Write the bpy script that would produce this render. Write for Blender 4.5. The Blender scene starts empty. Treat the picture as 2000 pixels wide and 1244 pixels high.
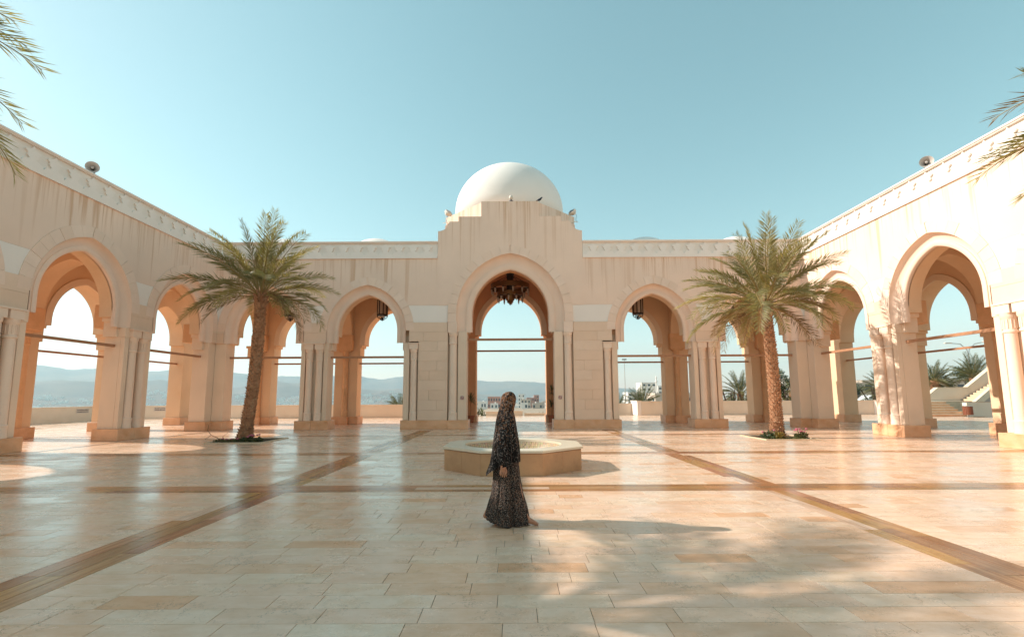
import bpy, bmesh, math, random
import numpy as np
from mathutils import Vector, Matrix, Euler
R = math.radians
rnd = random.Random(7)
scene = bpy.context.scene
col = scene.collection

# ------------------------------------------------------------------ camera
cam = bpy.data.cameras.new('camera'); camo = bpy.data.objects.new('camera', cam); col.objects.link(camo)
cam.sensor_width = 36.0; cam.lens = 36.0*944/2000; cam.shift_y = 39/2000.0
cam.clip_start = 0.05; cam.clip_end = 60000
camo.location = (0.15, 0, 1.56)
camo.rotation_mode = 'QUATERNION'
_th, _yaw, _ro = R(6.8), math.atan(3/944), 0.0049
_fw = Vector((-math.sin(_yaw)*math.cos(_th), math.cos(_yaw)*math.cos(_th), math.sin(_th)))
_rt0 = Vector((math.cos(_yaw), math.sin(_yaw), 0)); _up0 = _rt0.cross(_fw)
_rt = _rt0*math.cos(_ro) - _up0*math.sin(_ro); _up = _rt.cross(_fw)
camo.rotation_quaternion = Matrix((( _rt.x,_up.x,-_fw.x),(_rt.y,_up.y,-_fw.y),(_rt.z,_up.z,-_fw.z))).to_quaternion()
scene.camera = camo

# ------------------------------------------------------------------ light
SUN_EL = R(32); SUN_DIR = Vector((-2.58, 0.30, 0)).normalized()      # horizontal direction towards the sun
sund = SUN_DIR*math.cos(SUN_EL) + Vector((0,0,math.sin(SUN_EL)))
w = bpy.data.worlds.new('World'); scene.world = w; w.use_nodes = True
nt = w.node_tree; nt.nodes.clear()
sky = nt.nodes.new('ShaderNodeTexSky'); sky.sky_type = 'NISHITA'; sky.sun_disc = False
sky.sun_elevation = SUN_EL; sky.sun_rotation = math.atan2(sund.x, sund.y)
sky.altitude = 50; sky.air_density = 1.0; sky.dust_density = 0.4; sky.ozone_density = 1.0
tint = nt.nodes.new('ShaderNodeMix'); tint.data_type = 'RGBA'; tint.blend_type = 'MULTIPLY'; tint.inputs[0].default_value = 1
tint.inputs[7].default_value = (1.0, 0.84, 0.775, 1)
hsv = nt.nodes.new('ShaderNodeHueSaturation'); hsv.inputs['Hue'].default_value = 0.449; hsv.inputs['Saturation'].default_value = 1.14; hsv.inputs['Value'].default_value = 0.80
bg = nt.nodes.new('ShaderNodeBackground'); bg.inputs[1].default_value = 0.12
wo = nt.nodes.new('ShaderNodeOutputWorld')
gm = nt.nodes.new('ShaderNodeGamma'); gm.inputs[1].default_value = 0.8
nt.links.new(sky.outputs[0], gm.inputs[0]); nt.links.new(gm.outputs[0], hsv.inputs['Color']); nt.links.new(hsv.outputs[0], tint.inputs[6]); nt.links.new(tint.outputs[2], bg.inputs[0]); nt.links.new(bg.outputs[0], wo.inputs[0])
sun = bpy.data.lights.new('sun', 'SUN'); suno = bpy.data.objects.new('sun', sun); col.objects.link(suno)
sun.energy = 2.0; sun.angle = R(0.53); sun.color = (1.0, 0.93, 0.83)
suno.rotation_euler = (-sund).to_track_quat('-Z', 'Y').to_euler(); suno.location = (-40, 10, 40)
vs = scene.view_settings; vs.view_transform = 'Standard'; vs.look = 'None'; vs.gamma = 1.0; vs.use_curve_mapping = False
vs.exposure = 1.77
cy = scene.cycles
cy.use_denoising = True
try: cy.denoiser = 'OPENIMAGEDENOISE'
except Exception: pass
cy.max_bounces = 6; cy.diffuse_bounces = 4; cy.glossy_bounces = 3; cy.transmission_bounces = 3; cy.volume_bounces = 1
cy.transparent_max_bounces = 6; cy.sample_clamp_indirect = 6.0; cy.caustics_reflective = False; cy.caustics_refractive = False

# ------------------------------------------------------------------ materials
class G:
    def __init__(s, name):
        s.m = bpy.data.materials.new(name); s.m.use_nodes = True; s.t = s.m.node_tree
        s.p = s.t.nodes['Principled BSDF']
    def n(s, typ, **kw):
        nd = s.t.nodes.new('ShaderNode'+typ)
        for k, v in kw.items():
            if k.startswith('_'): setattr(nd, k[1:], v)
            else: s.set(nd.inputs[int(k[1:]) if k[0] == 'i' and k[1:].isdigit() else k.replace('_', ' ')], v)
        return nd
    def set(s, inp, v):
        if hasattr(v, 'is_output') or isinstance(v, bpy.types.NodeSocket): s.t.links.new(v, inp)
        else: inp.default_value = v
    def math(s, op, a, b=0.0, c=0.0, clamp=False):
        nd = s.n('Math', _operation=op, i0=a, i1=b, i2=c); nd.use_clamp = clamp; return nd.outputs[0]
    def mix(s, f, a, b, mode='MIX'):
        nd = s.t.nodes.new('ShaderNodeMix'); nd.data_type = 'RGBA'; nd.blend_type = mode
        s.set(nd.inputs[0], f); s.set(nd.inputs[6], a); s.set(nd.inputs[7], b); return nd.outputs[2]
    def pos(s):
        if not hasattr(s, '_pos'): s._pos = s.n('NewGeometry').outputs['Position']
        return s._pos
    def obj(s): return s.n('TexCoord').outputs['Object']
    def noise(s, vec, scale, detail=3, rough=.55, out='Fac'):
        nd = s.n('TexNoise', Vector=vec, Scale=scale, Detail=detail, Roughness=rough); return nd.outputs[out]
    def ramp(s, f, a, b):
        nd = s.n('MapRange', Value=f); nd.inputs[1].default_value = a; nd.inputs[2].default_value = b; return nd.outputs[0]
    def scale(s, vec, sc):
        return s.n('Mapping', Vector=vec, Scale=sc).outputs[0]
    def bump(s, h, strength=.2, dist=.01):
        nd = s.n('Bump', Height=h, Strength=strength, Distance=dist); s.set(s.p.inputs['Normal'], nd.outputs[0])
    def fin(s, color, rough=.8, spec=.3, metal=0):
        s.set(s.p.inputs['Base Color'], color); s.set(s.p.inputs['Roughness'], rough)
        s.set(s.p.inputs['Specular IOR Level'], spec); s.set(s.p.inputs['Metallic'], metal); return s.m
def c4(c, k=1.0): return (c[0]*k, c[1]*k, c[2]*k, 1)

def stone(name, c, var=.12, sc=1.2, fine=14, rough=.78, spec=.25, bump=.25, tone=None, per=0.0, streak=None, blot=None):
    g = G(name); P = g.pos()
    n1 = g.noise(P, sc, 4); n2 = g.noise(P, fine, 3)
    k = g.mix(g.ramp(n1, .3, .7), c4(c, 1-var), c4(c, 1+var*.6))
    if tone: k = g.mix(g.ramp(g.noise(g.scale(P, (1.7, 1.7, 3.1)), sc*.6, 3), .45, .75), k, c4(tone))
    k = g.mix(g.math('MULTIPLY', g.ramp(n2, .35, .8), .25), k, c4(c, .8))
    if per:
        ri = g.n('ObjectInfo').outputs['Random']
        k = g.mix(g.math('MULTIPLY', ri, per), k, c4((c[0]*.86, c[1]*.76, c[2]*.66)))
    if blot:
        b = g.ramp(g.noise(P, blot[0], 5, .65), .5, .68)
        k = g.mix(g.math('MULTIPLY', b, blot[1]), k, c4(blot[2]))
    if streak:
        zt, ln, amt, sccol = streak
        sz = g.n('SeparateXYZ', Vector=P).outputs['Z']
        down = g.math('DIVIDE', g.math('SUBTRACT', zt, sz), ln)                 # 0 at the ledge, 1 at full length
        wob = g.n('VectorMath', _operation='ADD', i0=P, i1=g.n('VectorMath', _operation='SCALE', i0=g.noise(g.scale(P, (1, 1, .7)), 1.5, 2, .5, 'Color')).outputs[0])
        wob.inputs[1].links[0].from_node.inputs['Scale'].default_value = .06
        Q = wob.outputs[0]
        def layer(sc, lo, hi, rsc, rlo, rhi, kk):
            s1 = g.noise(g.scale(Q, (sc, sc, .05)), 1.0, 3, .6)
            reach = g.ramp(g.noise(g.scale(P, (rsc, rsc, .0)), 1.0, 2), rlo, rhi)
            fade = g.ramp(g.math('SUBTRACT', g.math('MULTIPLY', reach, kk), down), .0, .45)
            patch = g.ramp(g.noise(g.scale(P, (.45, .45, .0)), 1.0, 2), .36, .58)
            return g.math('MULTIPLY', g.math('MULTIPLY', g.ramp(s1, lo, hi), fade), g.math('ADD', g.math('MULTIPLY', patch, .7), .3))
        st = g.math('MAXIMUM', g.math('MULTIPLY', layer(4.5, .48, .62, 4.0, .38, .66, 1.45), .75), layer(13., .50, .64, 9.0, .40, .70, .95))
        k = g.mix(g.math('MULTIPLY', st, amt), k, c4(sccol))
    g.bump(n2, bump, .006)
    return g.fin(k, rough, spec)

CB = (.88, .66, .53)
MT = {}
MT['plaster'] = stone('plaster', CB, .07, .5, 30, .85, .15, .25, streak=(8.50, 2.0, .9, (.60, .345, .20)))
MT['gate_plaster'] = stone('gate_plaster', CB, .07, .5, 30, .85, .15, .25, streak=(11.45, 3.6, .9, (.62, .37, .22)))
MT['plain'] = stone('plain_plaster', (.85, .655, .505), .08, .6, 25, .85, .15, .25)
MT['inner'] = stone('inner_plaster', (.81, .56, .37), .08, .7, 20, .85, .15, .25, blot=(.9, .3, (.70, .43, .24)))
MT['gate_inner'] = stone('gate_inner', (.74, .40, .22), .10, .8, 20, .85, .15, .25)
MT['ring'] = stone('arch_stone', (.89, .68, .555), .07, 1.1, 16, .75, .25, .25, per=.32)
MT['ashlar'] = stone('ashlar', (.85, .645, .505), .08, 1.0, 14, .72, .28, .22, per=.42)
MT['column'] = stone('column_stone', (.87, .67, .535), .06, .9, 22, .7, .25, .2)
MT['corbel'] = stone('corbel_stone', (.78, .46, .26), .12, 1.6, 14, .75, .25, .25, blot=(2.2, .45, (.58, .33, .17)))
MT['plinth'] = stone('plinth_marble', (.80, .46, .27), .16, 2.1, 18, .42, .4, .15, tone=(.66, .32, .15), per=.3, blot=(3.1, .3, (.74, .50, .33)))
MT['white'] = stone('white_plaster', (.89, .795, .725), .03, .8, 25, .85, .15, .15)
MT['friezeback'] = stone('frieze_ground', (.86, .77, .695), .05, .8, 25, .85, .15, .15)
MT['dome'] = stone('dome_plaster', (.84, .775, .715), .035, .45, 18, .8, .2, .12, blot=(.5, .14, (.66, .58, .50)))
MT['kerb'] = stone('kerb_stone', (.66, .50, .34), .12, 3, 20, .5, .35, .15)
MT['panel'] = stone('fountain_panel', (.52, .285, .145), .14, 1.6, 20, .4, .4, .1, blot=(2.4, .55, (.34, .17, .08)))
MT['rim'] = stone('fountain_rim', (.72, .59, .44), .08, 2.2, 24, .35, .45, .1)
MT['parapet'] = stone('parapet_plaster', (.78, .65, .53), .06, .8, 24, .85, .15, .2, blot=(1.1, .2, (.58, .42, .29)))
MT['grout'] = stone('grout', (.27, .205, .15), .2, 4, 40, .9, .1, .1)
MT['soil'] = stone('soil', (.10, .07, .045), .3, 6, 40, .95, .05, .8)
MT['sand'] = stone('sand', (.44, .335, .25), .18, .02, .3, .95, .05, .1, tone=(.36, .29, .22))

def tile_mat():
    g = G('floor_tile'); P = g.pos()
    at = g.n('Attribute', _attribute_name='tint'); a = at.outputs['Color']
    n1 = g.noise(g.scale(P, (1.5, 3.4, 1)), 2.3, 5, .62)
    n2 = g.noise(g.scale(P, (2, 2, 1)), 9, 5, .65)
    k = g.mix(g.ramp(n1, .35, .72), a, g.mix(1.0, a, (.86, .77, .66, 1), 'MULTIPLY'))
    k = g.mix(g.math('MULTIPLY', g.ramp(n2, .5, .8), .30), k, g.mix(1.0, a, (.74, .60, .46, 1), 'MULTIPLY'))
    rid = g.math('ABSOLUTE', g.math('SUBTRACT', g.noise(P, 3.1, 6, .68), .5))
    vein = g.math('MULTIPLY', g.ramp(rid, .012, .0), g.ramp(g.noise(P, 1.7, 2), .5, .62))
    k = g.mix(g.math('MULTIPLY', vein, .65), k, (.23, .15, .09, 1))
    pit = g.math('MULTIPLY', g.ramp(g.noise(P, 55, 2), .68, .74), g.ramp(g.noise(P, 2.1, 2), .55, .66))
    k = g.mix(g.math('MULTIPLY', pit, .6), k, (.20, .13, .08, 1))
    wear = g.noise(P, .7, 4, .6)
    rg = g.math('ADD', g.math('ADD', g.math('MULTIPLY', g.ramp(wear, .3, .7), .20), g.math('MULTIPLY', n2, .12)), g.math('MULTIPLY', at.outputs['Alpha'], .12))
    g.bump(g.math('ADD', g.math('MULTIPLY', n1, .35), g.math('MULTIPLY', vein, -.4)), .10, .004)
    return g.fin(k, g.math('ADD', rg, .03), .5)
MT['tile'] = tile_mat()
def band_mat():
    g = G('floor_band'); P = g.pos()
    a = g.n('Attribute', _attribute_name='tint').outputs['Color']
    u = g.n('Attribute', _attribute_name='grain').outputs['Vector']
    s1 = g.noise(g.scale(u, (.9, 16, 1)), 1.3, 5, .65); s2 = g.noise(g.scale(u, (2.2, 60, 1)), 1, 3)
    k = g.mix(g.ramp(s1, .35, .68), a, g.mix(1.0, a, (.55, .42, .34, 1), 'MULTIPLY'))
    k = g.mix(g.math('MULTIPLY', g.ramp(s2, .58, .78), .22), k, (.56, .38, .22, 1))
    g.bump(s1, .08, .004)
    return g.fin(k, g.math('ADD', g.math('MULTIPLY', g.noise(P, .8, 4), .25), .12), .5)
MT['band'] = band_mat()
def mosaic_mat():
    g = G('mosaic'); P = g.obj()
    b = g.n('TexVoronoi', Vector=P, Scale=22.0); b.distance = 'CHEBYCHEV'; b.inputs['Randomness'].default_value = .1
    k = g.mix(g.ramp(b.outputs['Distance'], .38, .46), (.62, .46, .29, 1), (.30, .20, .12, 1))
    k = g.mix(.25, k, g.mix(1.0, k, b.outputs['Color'], 'MULTIPLY'))
    return g.fin(k, .35, .5)
MT['mosaic'] = mosaic_mat()
def simple(name, c, rough=.5, spec=.4, metal=0, var=.15, sc=8, per=0.0):
    g = G(name); k = g.mix(g.noise(g.obj(), sc, 3), c4(c, 1-var), c4(c, 1+var))
    if per: k = g.mix(g.math('MULTIPLY', g.n('ObjectInfo').outputs['Random'], per), k, c4(c, .55))
    return g.fin(k, rough, spec, metal)
MT['beam'] = simple('beam_wood', (.42, .21, .115), .55, .3, 0, .25, 5)
MT['bronze'] = simple('bronze', (.20, .105, .035), .42, .5, .75, .3, 14)
MT['iron'] = simple('dark_iron', (.045, .030, .022), .5, .5, .6, .3, 14)
MT['opal'] = simple('opal_glass', (.50, .40, .33), .25, .5, 0, .1)
MT['horn'] = simple('horn_grey', (.46, .40, .36), .5, .4, 0, .08)
MT['horn_dark'] = simple('horn_dark', (.12, .11, .11), .5, .4, .3, .1)
MT['lampwhite'] = simple('lamp_paint', (.66, .58, .49), .5, .4, 0, .08)
MT['terracotta'] = simple('terracotta', (.34, .13, .07), .8, .2, 0, .2)
MT['skin'] = simple('skin', (.44, .20, .115), .5, .35, 0, .10, 25)
MT['bird'] = simple('bird_feather', (.03, .035, .05), .6, .2, 0, .2)
MT['signwhite'] = simple('sign_plate', (.62, .52, .46), .5, .3, 0, .05)
MT['signred'] = simple('sign_red', (.34, .05, .05), .5, .3, 0, .05)
MT['ink'] = simple('ink', (.02, .02, .022), .6, .3, 0, .05)
MT['binwood'] = simple('bin_wood', (.22, .07, .035), .55, .3, 0, .3, 9)
MT['steel'] = simple('steel', (.45, .44, .42), .35, .5, .8, .08)
MT['glass'] = simple('window_glass', (.045, .07, .09), .15, .6, 0, .2)
MT['hw'] = simple('house_white', (.74, .69, .64), .85, .2, 0, .06, .3)
MT['hp'] = simple('house_pink', (.50, .25, .19), .85, .2, 0, .08, .3)
MT['hb'] = simple('house_beige', (.56, .46, .38), .85, .2, 0, .08, .3)
MT['hg'] = simple('house_grey', (.42, .38, .35), .85, .2, 0, .08, .3)
MT['car_w'] = simple('car_white', (.72, .72, .72), .3, .5, 0, .03)
MT['car_b'] = simple('car_blue', (.12, .20, .30), .3, .5, 0, .03)
MT['tyre'] = simple('tyre_rubber', (.02, .02, .02), .8, .2, 0, .1)
def leaf(name, c1, c2, trans=.25, sc=1.3):
    g = G(name); ri = g.n('ObjectInfo').outputs['Random']
    n = g.noise(g.obj(), sc, 3)
    f = g.math('ADD', g.math('MULTIPLY', ri, .65), g.math('MULTIPLY', g.ramp(n, .3, .7), .45), clamp=True)
    k = g.mix(f, c4(c1), c4(c2))
    m = g.fin(k, .45, .45)
    tr = g.n('BsdfTranslucent', Color=g.mix(1.0, k, (1.5, 1.35, .7, 1), 'MULTIPLY'))
    mx = g.n('MixShader', Fac=trans); out = g.t.nodes['Material Output']
    g.t.links.new(g.p.outputs[0], mx.inputs[1]); g.t.links.new(tr.outputs[0], mx.inputs[2]); g.t.links.new(mx.outputs[0], out.inputs[0])
    return m
MT['frond'] = leaf('palm_frond', (.18, .185, .09), (.40, .335, .14), .38)
MT['frond_old'] = leaf('palm_frond_old', (.20, .13, .055), (.27, .17, .08), .28)
MT['frond_tip'] = leaf('palm_heart', (.27, .20, .05), (.33, .22, .05), .3)
MT['yucca'] = leaf('yucca_leaf', (.05, .08, .035), (.12, .13, .04), .2)
MT['shrub'] = leaf('shrub_leaf', (.055, .075, .028), (.17, .15, .055), .25)
MT['tree'] = leaf('tree_leaf', (.05, .075, .04), (.12, .135, .06), .25)
MT['petal'] = simple('pink_petal', (.55, .16, .22), .6, .3, 0, .3, 60)
MT['rachis'] = simple('palm_rachis', (.30, .21, .075), .5, .3, 0, .15)
MT['bark'] = stone('palm_bark', (.40, .205, .115), .4, 6, 30, .9, .1, .9, tone=(.52, .31, .19))
MT['twig'] = simple('twig', (.06, .035, .025), .8, .2)

def cloth(name, sc, dark, mid, light, dens, lit, zr=None):
    g = G(name); P = g.obj(); W = g.noise(P, 70, 3, .6, 'Color')
    V = g.n('VectorMath', _operation='ADD', i0=P, i1=g.n('VectorMath', _operation='SCALE', i0=W).outputs[0]).outputs[0]
    V.node.inputs[1].links[0].from_node.inputs['Scale'].default_value = .035
    v = g.n('TexVoronoi', Vector=g.scale(V, (1, 1, .7)), Scale=sc); v2 = g.n('TexVoronoi', Vector=g.scale(P, (1.3, 1.3, .9)), Scale=sc*.55)
    v3 = g.n('TexVoronoi', Vector=P, Scale=sc*2.3)
    n = g.noise(P, 5, 3)
    f0 = g.math('ADD', v2.outputs['Distance'], g.math('MULTIPLY', n, .5))
    if zr: f0 = g.math('SUBTRACT', g.math('ADD', f0, .30), g.math('MULTIPLY', g.ramp(g.n('SeparateXYZ', Vector=P).outputs['Z'], zr[0], zr[1]), .48))
    k = g.mix(g.ramp(f0, .45, .75), c4(mid), c4(dark))
    k = g.mix(g.math('MULTIPLY', g.ramp(v.outputs['Distance'], dens, dens-.10), lit), k, c4(light))
    k = g.mix(g.math('MULTIPLY', g.ramp(v3.outputs['Distance'], .30, .2), .35), k, c4(dark))
    g.bump(g.noise(P, 160, 2), .25, .002)
    return g.fin(k, .85, .15)
MT['veil'] = cloth('veil_print', 60, (.012, .009, .008), (.20, .085, .042), (.46, .38, .34), .31, .75, (.80, 1.50))
MT['skirt'] = cloth('skirt_print', 88, (.018, .013, .011), (.155, .085, .058), (.46, .37, .32), .34, .6)

# ------------------------------------------------------------------ mesh helpers
class MB:
    def __init__(s): s.v = []; s.f = []
    def add(s, vs, fs):
        b = len(s.v); s.v += [tuple(v) for v in vs]; s.f += [tuple(b+i for i in f) for f in fs]; return s
    def box(s, x0, x1, y0, y1, z0, z1, bv=0.0):
        if bv <= 0:
            return s.add([(x0,y0,z0),(x1,y0,z0),(x1,y1,z0),(x0,y1,z0),(x0,y0,z1),(x1,y0,z1),(x1,y1,z1),(x0,y1,z1)],
                         [(0,3,2,1),(4,5,6,7),(0,1,5,4),(1,2,6,5),(2,3,7,6),(3,0,4,7)])
        b = bv
        X=(x0,x1); Y=(y0,y1); Z=(z0,z1); sx=(1,-1)
        vs=[]; idx={}
        for i in (0,1):
            for j in (0,1):
                for k in (0,1):
                    for a in range(3):
                        p=[X[i]+(b*sx[i]), Y[j]+b*sx[j], Z[k]+b*sx[k]]
                        p[a]=(X[i],Y[j],Z[k])[a]
                        idx[(i,j,k,a)]=len(vs); vs.append(tuple(p))
        fs=[]
        q=lambda i,j,k,a: idx[(i,j,k,a)]
        fs.append([q(0,0,0,0),q(0,0,1,0),q(0,1,1,0),q(0,1,0,0)]); fs.append([q(1,0,0,0),q(1,1,0,0),q(1,1,1,0),q(1,0,1,0)])
        fs.append([q(0,0,0,1),q(1,0,0,1),q(1,0,1,1),q(0,0,1,1)]); fs.append([q(0,1,0,1),q(0,1,1,1),q(1,1,1,1),q(1,1,0,1)])
        fs.append([q(0,0,0,2),q(0,1,0,2),q(1,1,0,2),q(1,0,0,2)]); fs.append([q(0,0,1,2),q(1,0,1,2),q(1,1,1,2),q(0,1,1,2)])
        for i in (0,1):
            for j in (0,1): fs.append([q(i,j,0,0),q(i,j,1,0),q(i,j,1,1),q(i,j,0,1)])
            for k in (0,1): fs.append([q(i,0,k,0),q(i,1,k,0),q(i,1,k,2),q(i,0,k,2)])
        for j in (0,1):
            for k in (0,1): fs.append([q(0,j,k,1),q(1,j,k,1),q(1,j,k,2),q(0,j,k,2)])
        for i in (0,1):
            for j in (0,1):
                for k in (0,1): fs.append([q(i,j,k,0),q(i,j,k,1),q(i,j,k,2)])
        return s.add(vs, fs)
    def lathe(s, prof, n=24, c=(0,0,0), cap=True, a0=0.0):
        m=len(prof); vs=[]
        for r,z in prof:
            for k in range(n):
                a=a0+2*math.pi*k/n; vs.append((c[0]+r*math.cos(a), c[1]+r*math.sin(a), c[2]+z))
        fs=[(i*n+k, i*n+(k+1)%n, (i+1)*n+(k+1)%n, (i+1)*n+k) for i in range(m-1) for k in range(n)]
        if cap: fs += [tuple(range(n))[::-1], tuple((m-1)*n+k for k in range(n))]
        return s.add(vs, fs)
    def tube(s, pts, rad, n=6, cap=True):
        pts=[Vector(p) for p in pts]; vs=[]; m=len(pts)
        if not hasattr(rad,'__len__'): rad=[rad]*m
        ref=None
        for i,p in enumerate(pts):
            t=(pts[min(i+1,m-1)]-pts[max(i-1,0)]).normalized()
            if ref is None: ref=t.orthogonal().normalized()
            u=(ref-t*ref.dot(t)).normalized(); ref=u; v=t.cross(u)
            for k in range(n):
                a=2*math.pi*k/n; vs.append(p+(u*math.cos(a)+v*math.sin(a))*rad[i])
        fs=[(i*n+k, i*n+(k+1)%n, (i+1)*n+(k+1)%n, (i+1)*n+k) for i in range(m-1) for k in range(n)]
        if cap: fs += [tuple(range(n))[::-1], tuple((m-1)*n+k for k in range(n))]
        return s.add(vs, fs)
    def prism(s, poly, y0, y1, cap=True):     # poly in (x,z), counter-clockwise seen from -y
        n=len(poly); vs=[(x,y0,z) for x,z in poly]+[(x,y1,z) for x,z in poly]
        fs=[(i,i+n,(i+1)%n+n,(i+1)%n) for i in range(n)]
        if cap: fs += [tuple(range(n)), tuple(range(2*n-1,n-1,-1))]
        return s.add(vs, fs)
    def prism_z(s, poly, z0, z1):
        n=len(poly); vs=[(x,y,z0) for x,y in poly]+[(x,y,z1) for x,y in poly]
        return s.add(vs, [(i,(i+1)%n,(i+1)%n+n,i+n) for i in range(n)]+[tuple(range(n))[::-1], tuple(range(n,2*n))])
    def mesh(s, name, mat, smooth=False):
        me=bpy.data.meshes.new(name); me.from_pydata(s.v, [], s.f)
        bm=bmesh.new(); bm.from_mesh(me); bmesh.ops.recalc_face_normals(bm, faces=bm.faces); bm.to_mesh(me); bm.free()
        if mat: me.materials.append(MT[mat] if isinstance(mat,str) else mat)
        if smooth is True: me.polygons.foreach_set('use_smooth', [True]*len(me.polygons))
        elif smooth: 
            me.polygons.foreach_set('use_smooth', [True]*len(me.polygons)); me.set_sharp_from_angle(angle=R(smooth))
        return me
def link(name, me, parent=None, loc=(0,0,0), rz=0.0, rot=None, scale=None):
    o=bpy.data.objects.new(name, me); col.objects.link(o); o.location=loc
    o.rotation_euler = rot if rot else (0,0,rz)
    if scale: o.scale = scale if hasattr(scale,'__len__') else (scale,)*3
    if parent: o.parent=parent
    return o
def tag(o, label=None, cat=None, group=None, kind=None):
    if label: o['label']=label
    if cat: o['category']=cat
    if group: o['group']=group
    if kind: o['kind']=kind
    return o
def empty(name, loc=(0,0,0), rz=0.0):
    o=bpy.data.objects.new(name, None); col.objects.link(o); o.location=loc; o.rotation_euler=(0,0,rz); o.empty_display_size=.1; return o
CACHE={}
def part(name, key, fn, mat, parent, loc=(0,0,0), rz=0.0, smooth=False, rot=None, scale=None):
    if key is None: me=fn().mesh(name, mat, smooth)
    else:
        if key not in CACHE: CACHE[key]=fn().mesh(name, mat, smooth)
        me=CACHE[key]
    return link(name, me, parent, loc, rz, rot, scale)
def box(*a): return lambda: MB().box(*a)
def copy_tree(o, parent=None):
    c=o.copy(); col.objects.link(c); c.parent=parent
    for ch in list(o.children): copy_tree(ch, c)
    return c

# ------------------------------------------------------------------ ground, hills
def ground_z(x, y):
    r=math.hypot(x,y); a=math.degrees(math.atan2(x,y))
    rr=[0,46,60,120,350,900,2500,30000]; zc=[-1.2,-1.2,-1.3,-2.2,-7.5,-20,-42,-42]
    z=float(np.interp(r,rr,zc))
    k=min(1,max(0,(-a-4)/14))              # to the left the land drops quickly towards the bay
    z-= k*float(np.interp(r,[48,90,400,2500],[0,10,34,20]))
    k2=min(1,max(0,(a-8)/12))              # to the right it climbs a little
    z+= k2*float(np.interp(r,[50,120,350,900,2500],[0.6,1.6,6,14,20]))
    return z
def make_ground():
    rs=[0,20,40,46,52,60,75,95,120,160,220,300,420,600,900,1400,2200,3500,6000,12000,30000]; n=120; vs=[(0,0,ground_z(0,0))]; fs=[]
    for r in rs[1:]:
        for k in range(n):
            a=2*math.pi*k/n; x,y=r*math.sin(a),r*math.cos(a); vs.append((x,y,ground_z(x,y)+(rnd.uniform(-.02,.02)*min(r*.05,8) if r>50 else 0)))
    for k in range(n): fs.append((0,1+(k+1)%n,1+k))
    for i in range(len(rs)-2):
        for k in range(n): fs.append((1+i*n+k,1+i*n+(k+1)%n,1+(i+1)*n+(k+1)%n,1+(i+1)*n+k))
    return MB().add(vs,fs)
tag(link('ground', make_ground().mesh('ground','sand',True)), kind='structure')
from mathutils import noise as mnoise
def hill_mat():
    g=G('hill_rock'); P=g.pos()
    k=g.mix(g.ramp(g.noise(P,.0016,6,.6),.4,.65),(.17,.15,.145,1),(.27,.20,.165,1))
    return g.fin(k,.95,.05)
MT['hill']=hill_mat()
def ridge(d0, d1, a0, a1, hfun, na, nr, seed, z0):
    vs=[];fs=[]
    for i in range(na+1):
        a=R(a0+(a1-a0)*i/na); deg=math.degrees(a)
        for j in range(nr+1):
            t=j/nr; d=d0+(d1-d0)*t; x,y=d*math.sin(a),d*math.cos(a)
            H=hfun(deg)
            env=math.sin(min(1,t/.72)*math.pi/2)**1.5 if t<.72 else math.cos((t-.72)/.28*math.pi/2)
            q=Vector((x*.0011+seed,y*.0011,seed*.7)); n1=mnoise.ridged_multi_fractal(q,.9,2.1,5,1.0,2.0,noise_basis='PERLIN_ORIGINAL')/2.2
            n2=mnoise.fractal(q*3.2,.8,2.0,4)
            crest=mnoise.fractal(Vector((deg*.22+seed,0,0)),.8,2.0,4)*.07
            z=z0+H*env*(.80+.20*min(1,n1)*(1 if t<.66 else .6)+crest+.05*n2)
            vs.append((x,y,z))
    for i in range(na):
        for j in range(nr):
            b=i*(nr+1)+j; fs.append((b,b+1,b+nr+2,b+nr+1))
    return MB().add(vs,fs)
def hfar(a):   return float(np.interp(a,[-60,-45,-30,-12,-4,0,4,9,13,17,20,30],[390,395,370,330,300,270,235,200,150,70,20,0]))
def hnear(a):  return float(np.interp(a,[-60,-48,-43,-36,-30,-26,-22,-16,-12,-6,0,5,8],[150,150,200,195,150,215,190,130,150,95,70,30,0]))
tag(link('hills', ridge(4800,7800,-62,30,hfar,240,36,3.1,-42).mesh('hills','hill',True)), kind='structure')
tag(link('hills', ridge(3300,4700,-62,8,hnear,200,30,8.4,-60).mesh('hills','hill',True)), kind='structure')
def foot_z(d, a):                                  # the slope that the distant town climbs
    t=min(1,max(0,(d-1900)/1500)); return -58+(78+14*math.sin(a*.31)+8*math.sin(a*.83+1))*t**1.25*min(1,max(0,(-a+3)/9))
def foothill():
    vs=[];fs=[];na,nr=160,20
    for i in range(na+1):
        a=-62+(66)*i/na
        for j in range(nr+1):
            d=1900+1900*j/nr; z=foot_z(d,a)+ (mnoise.fractal(Vector((d*.004,a*.5,2.2)),.8,2.0,4)*9 if j else -4)
            if d>3400: z-= (d-3400)*.12
            vs.append((d*math.sin(R(a)),d*math.cos(R(a)),z))
    for i in range(na):
        for j in range(nr):
            b=i*(nr+1)+j; fs.append((b,b+1,b+nr+2,b+nr+1))
    return MB().add(vs,fs)
tag(link('hills', foothill().mesh('hills','hill',True)), kind='structure')
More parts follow.
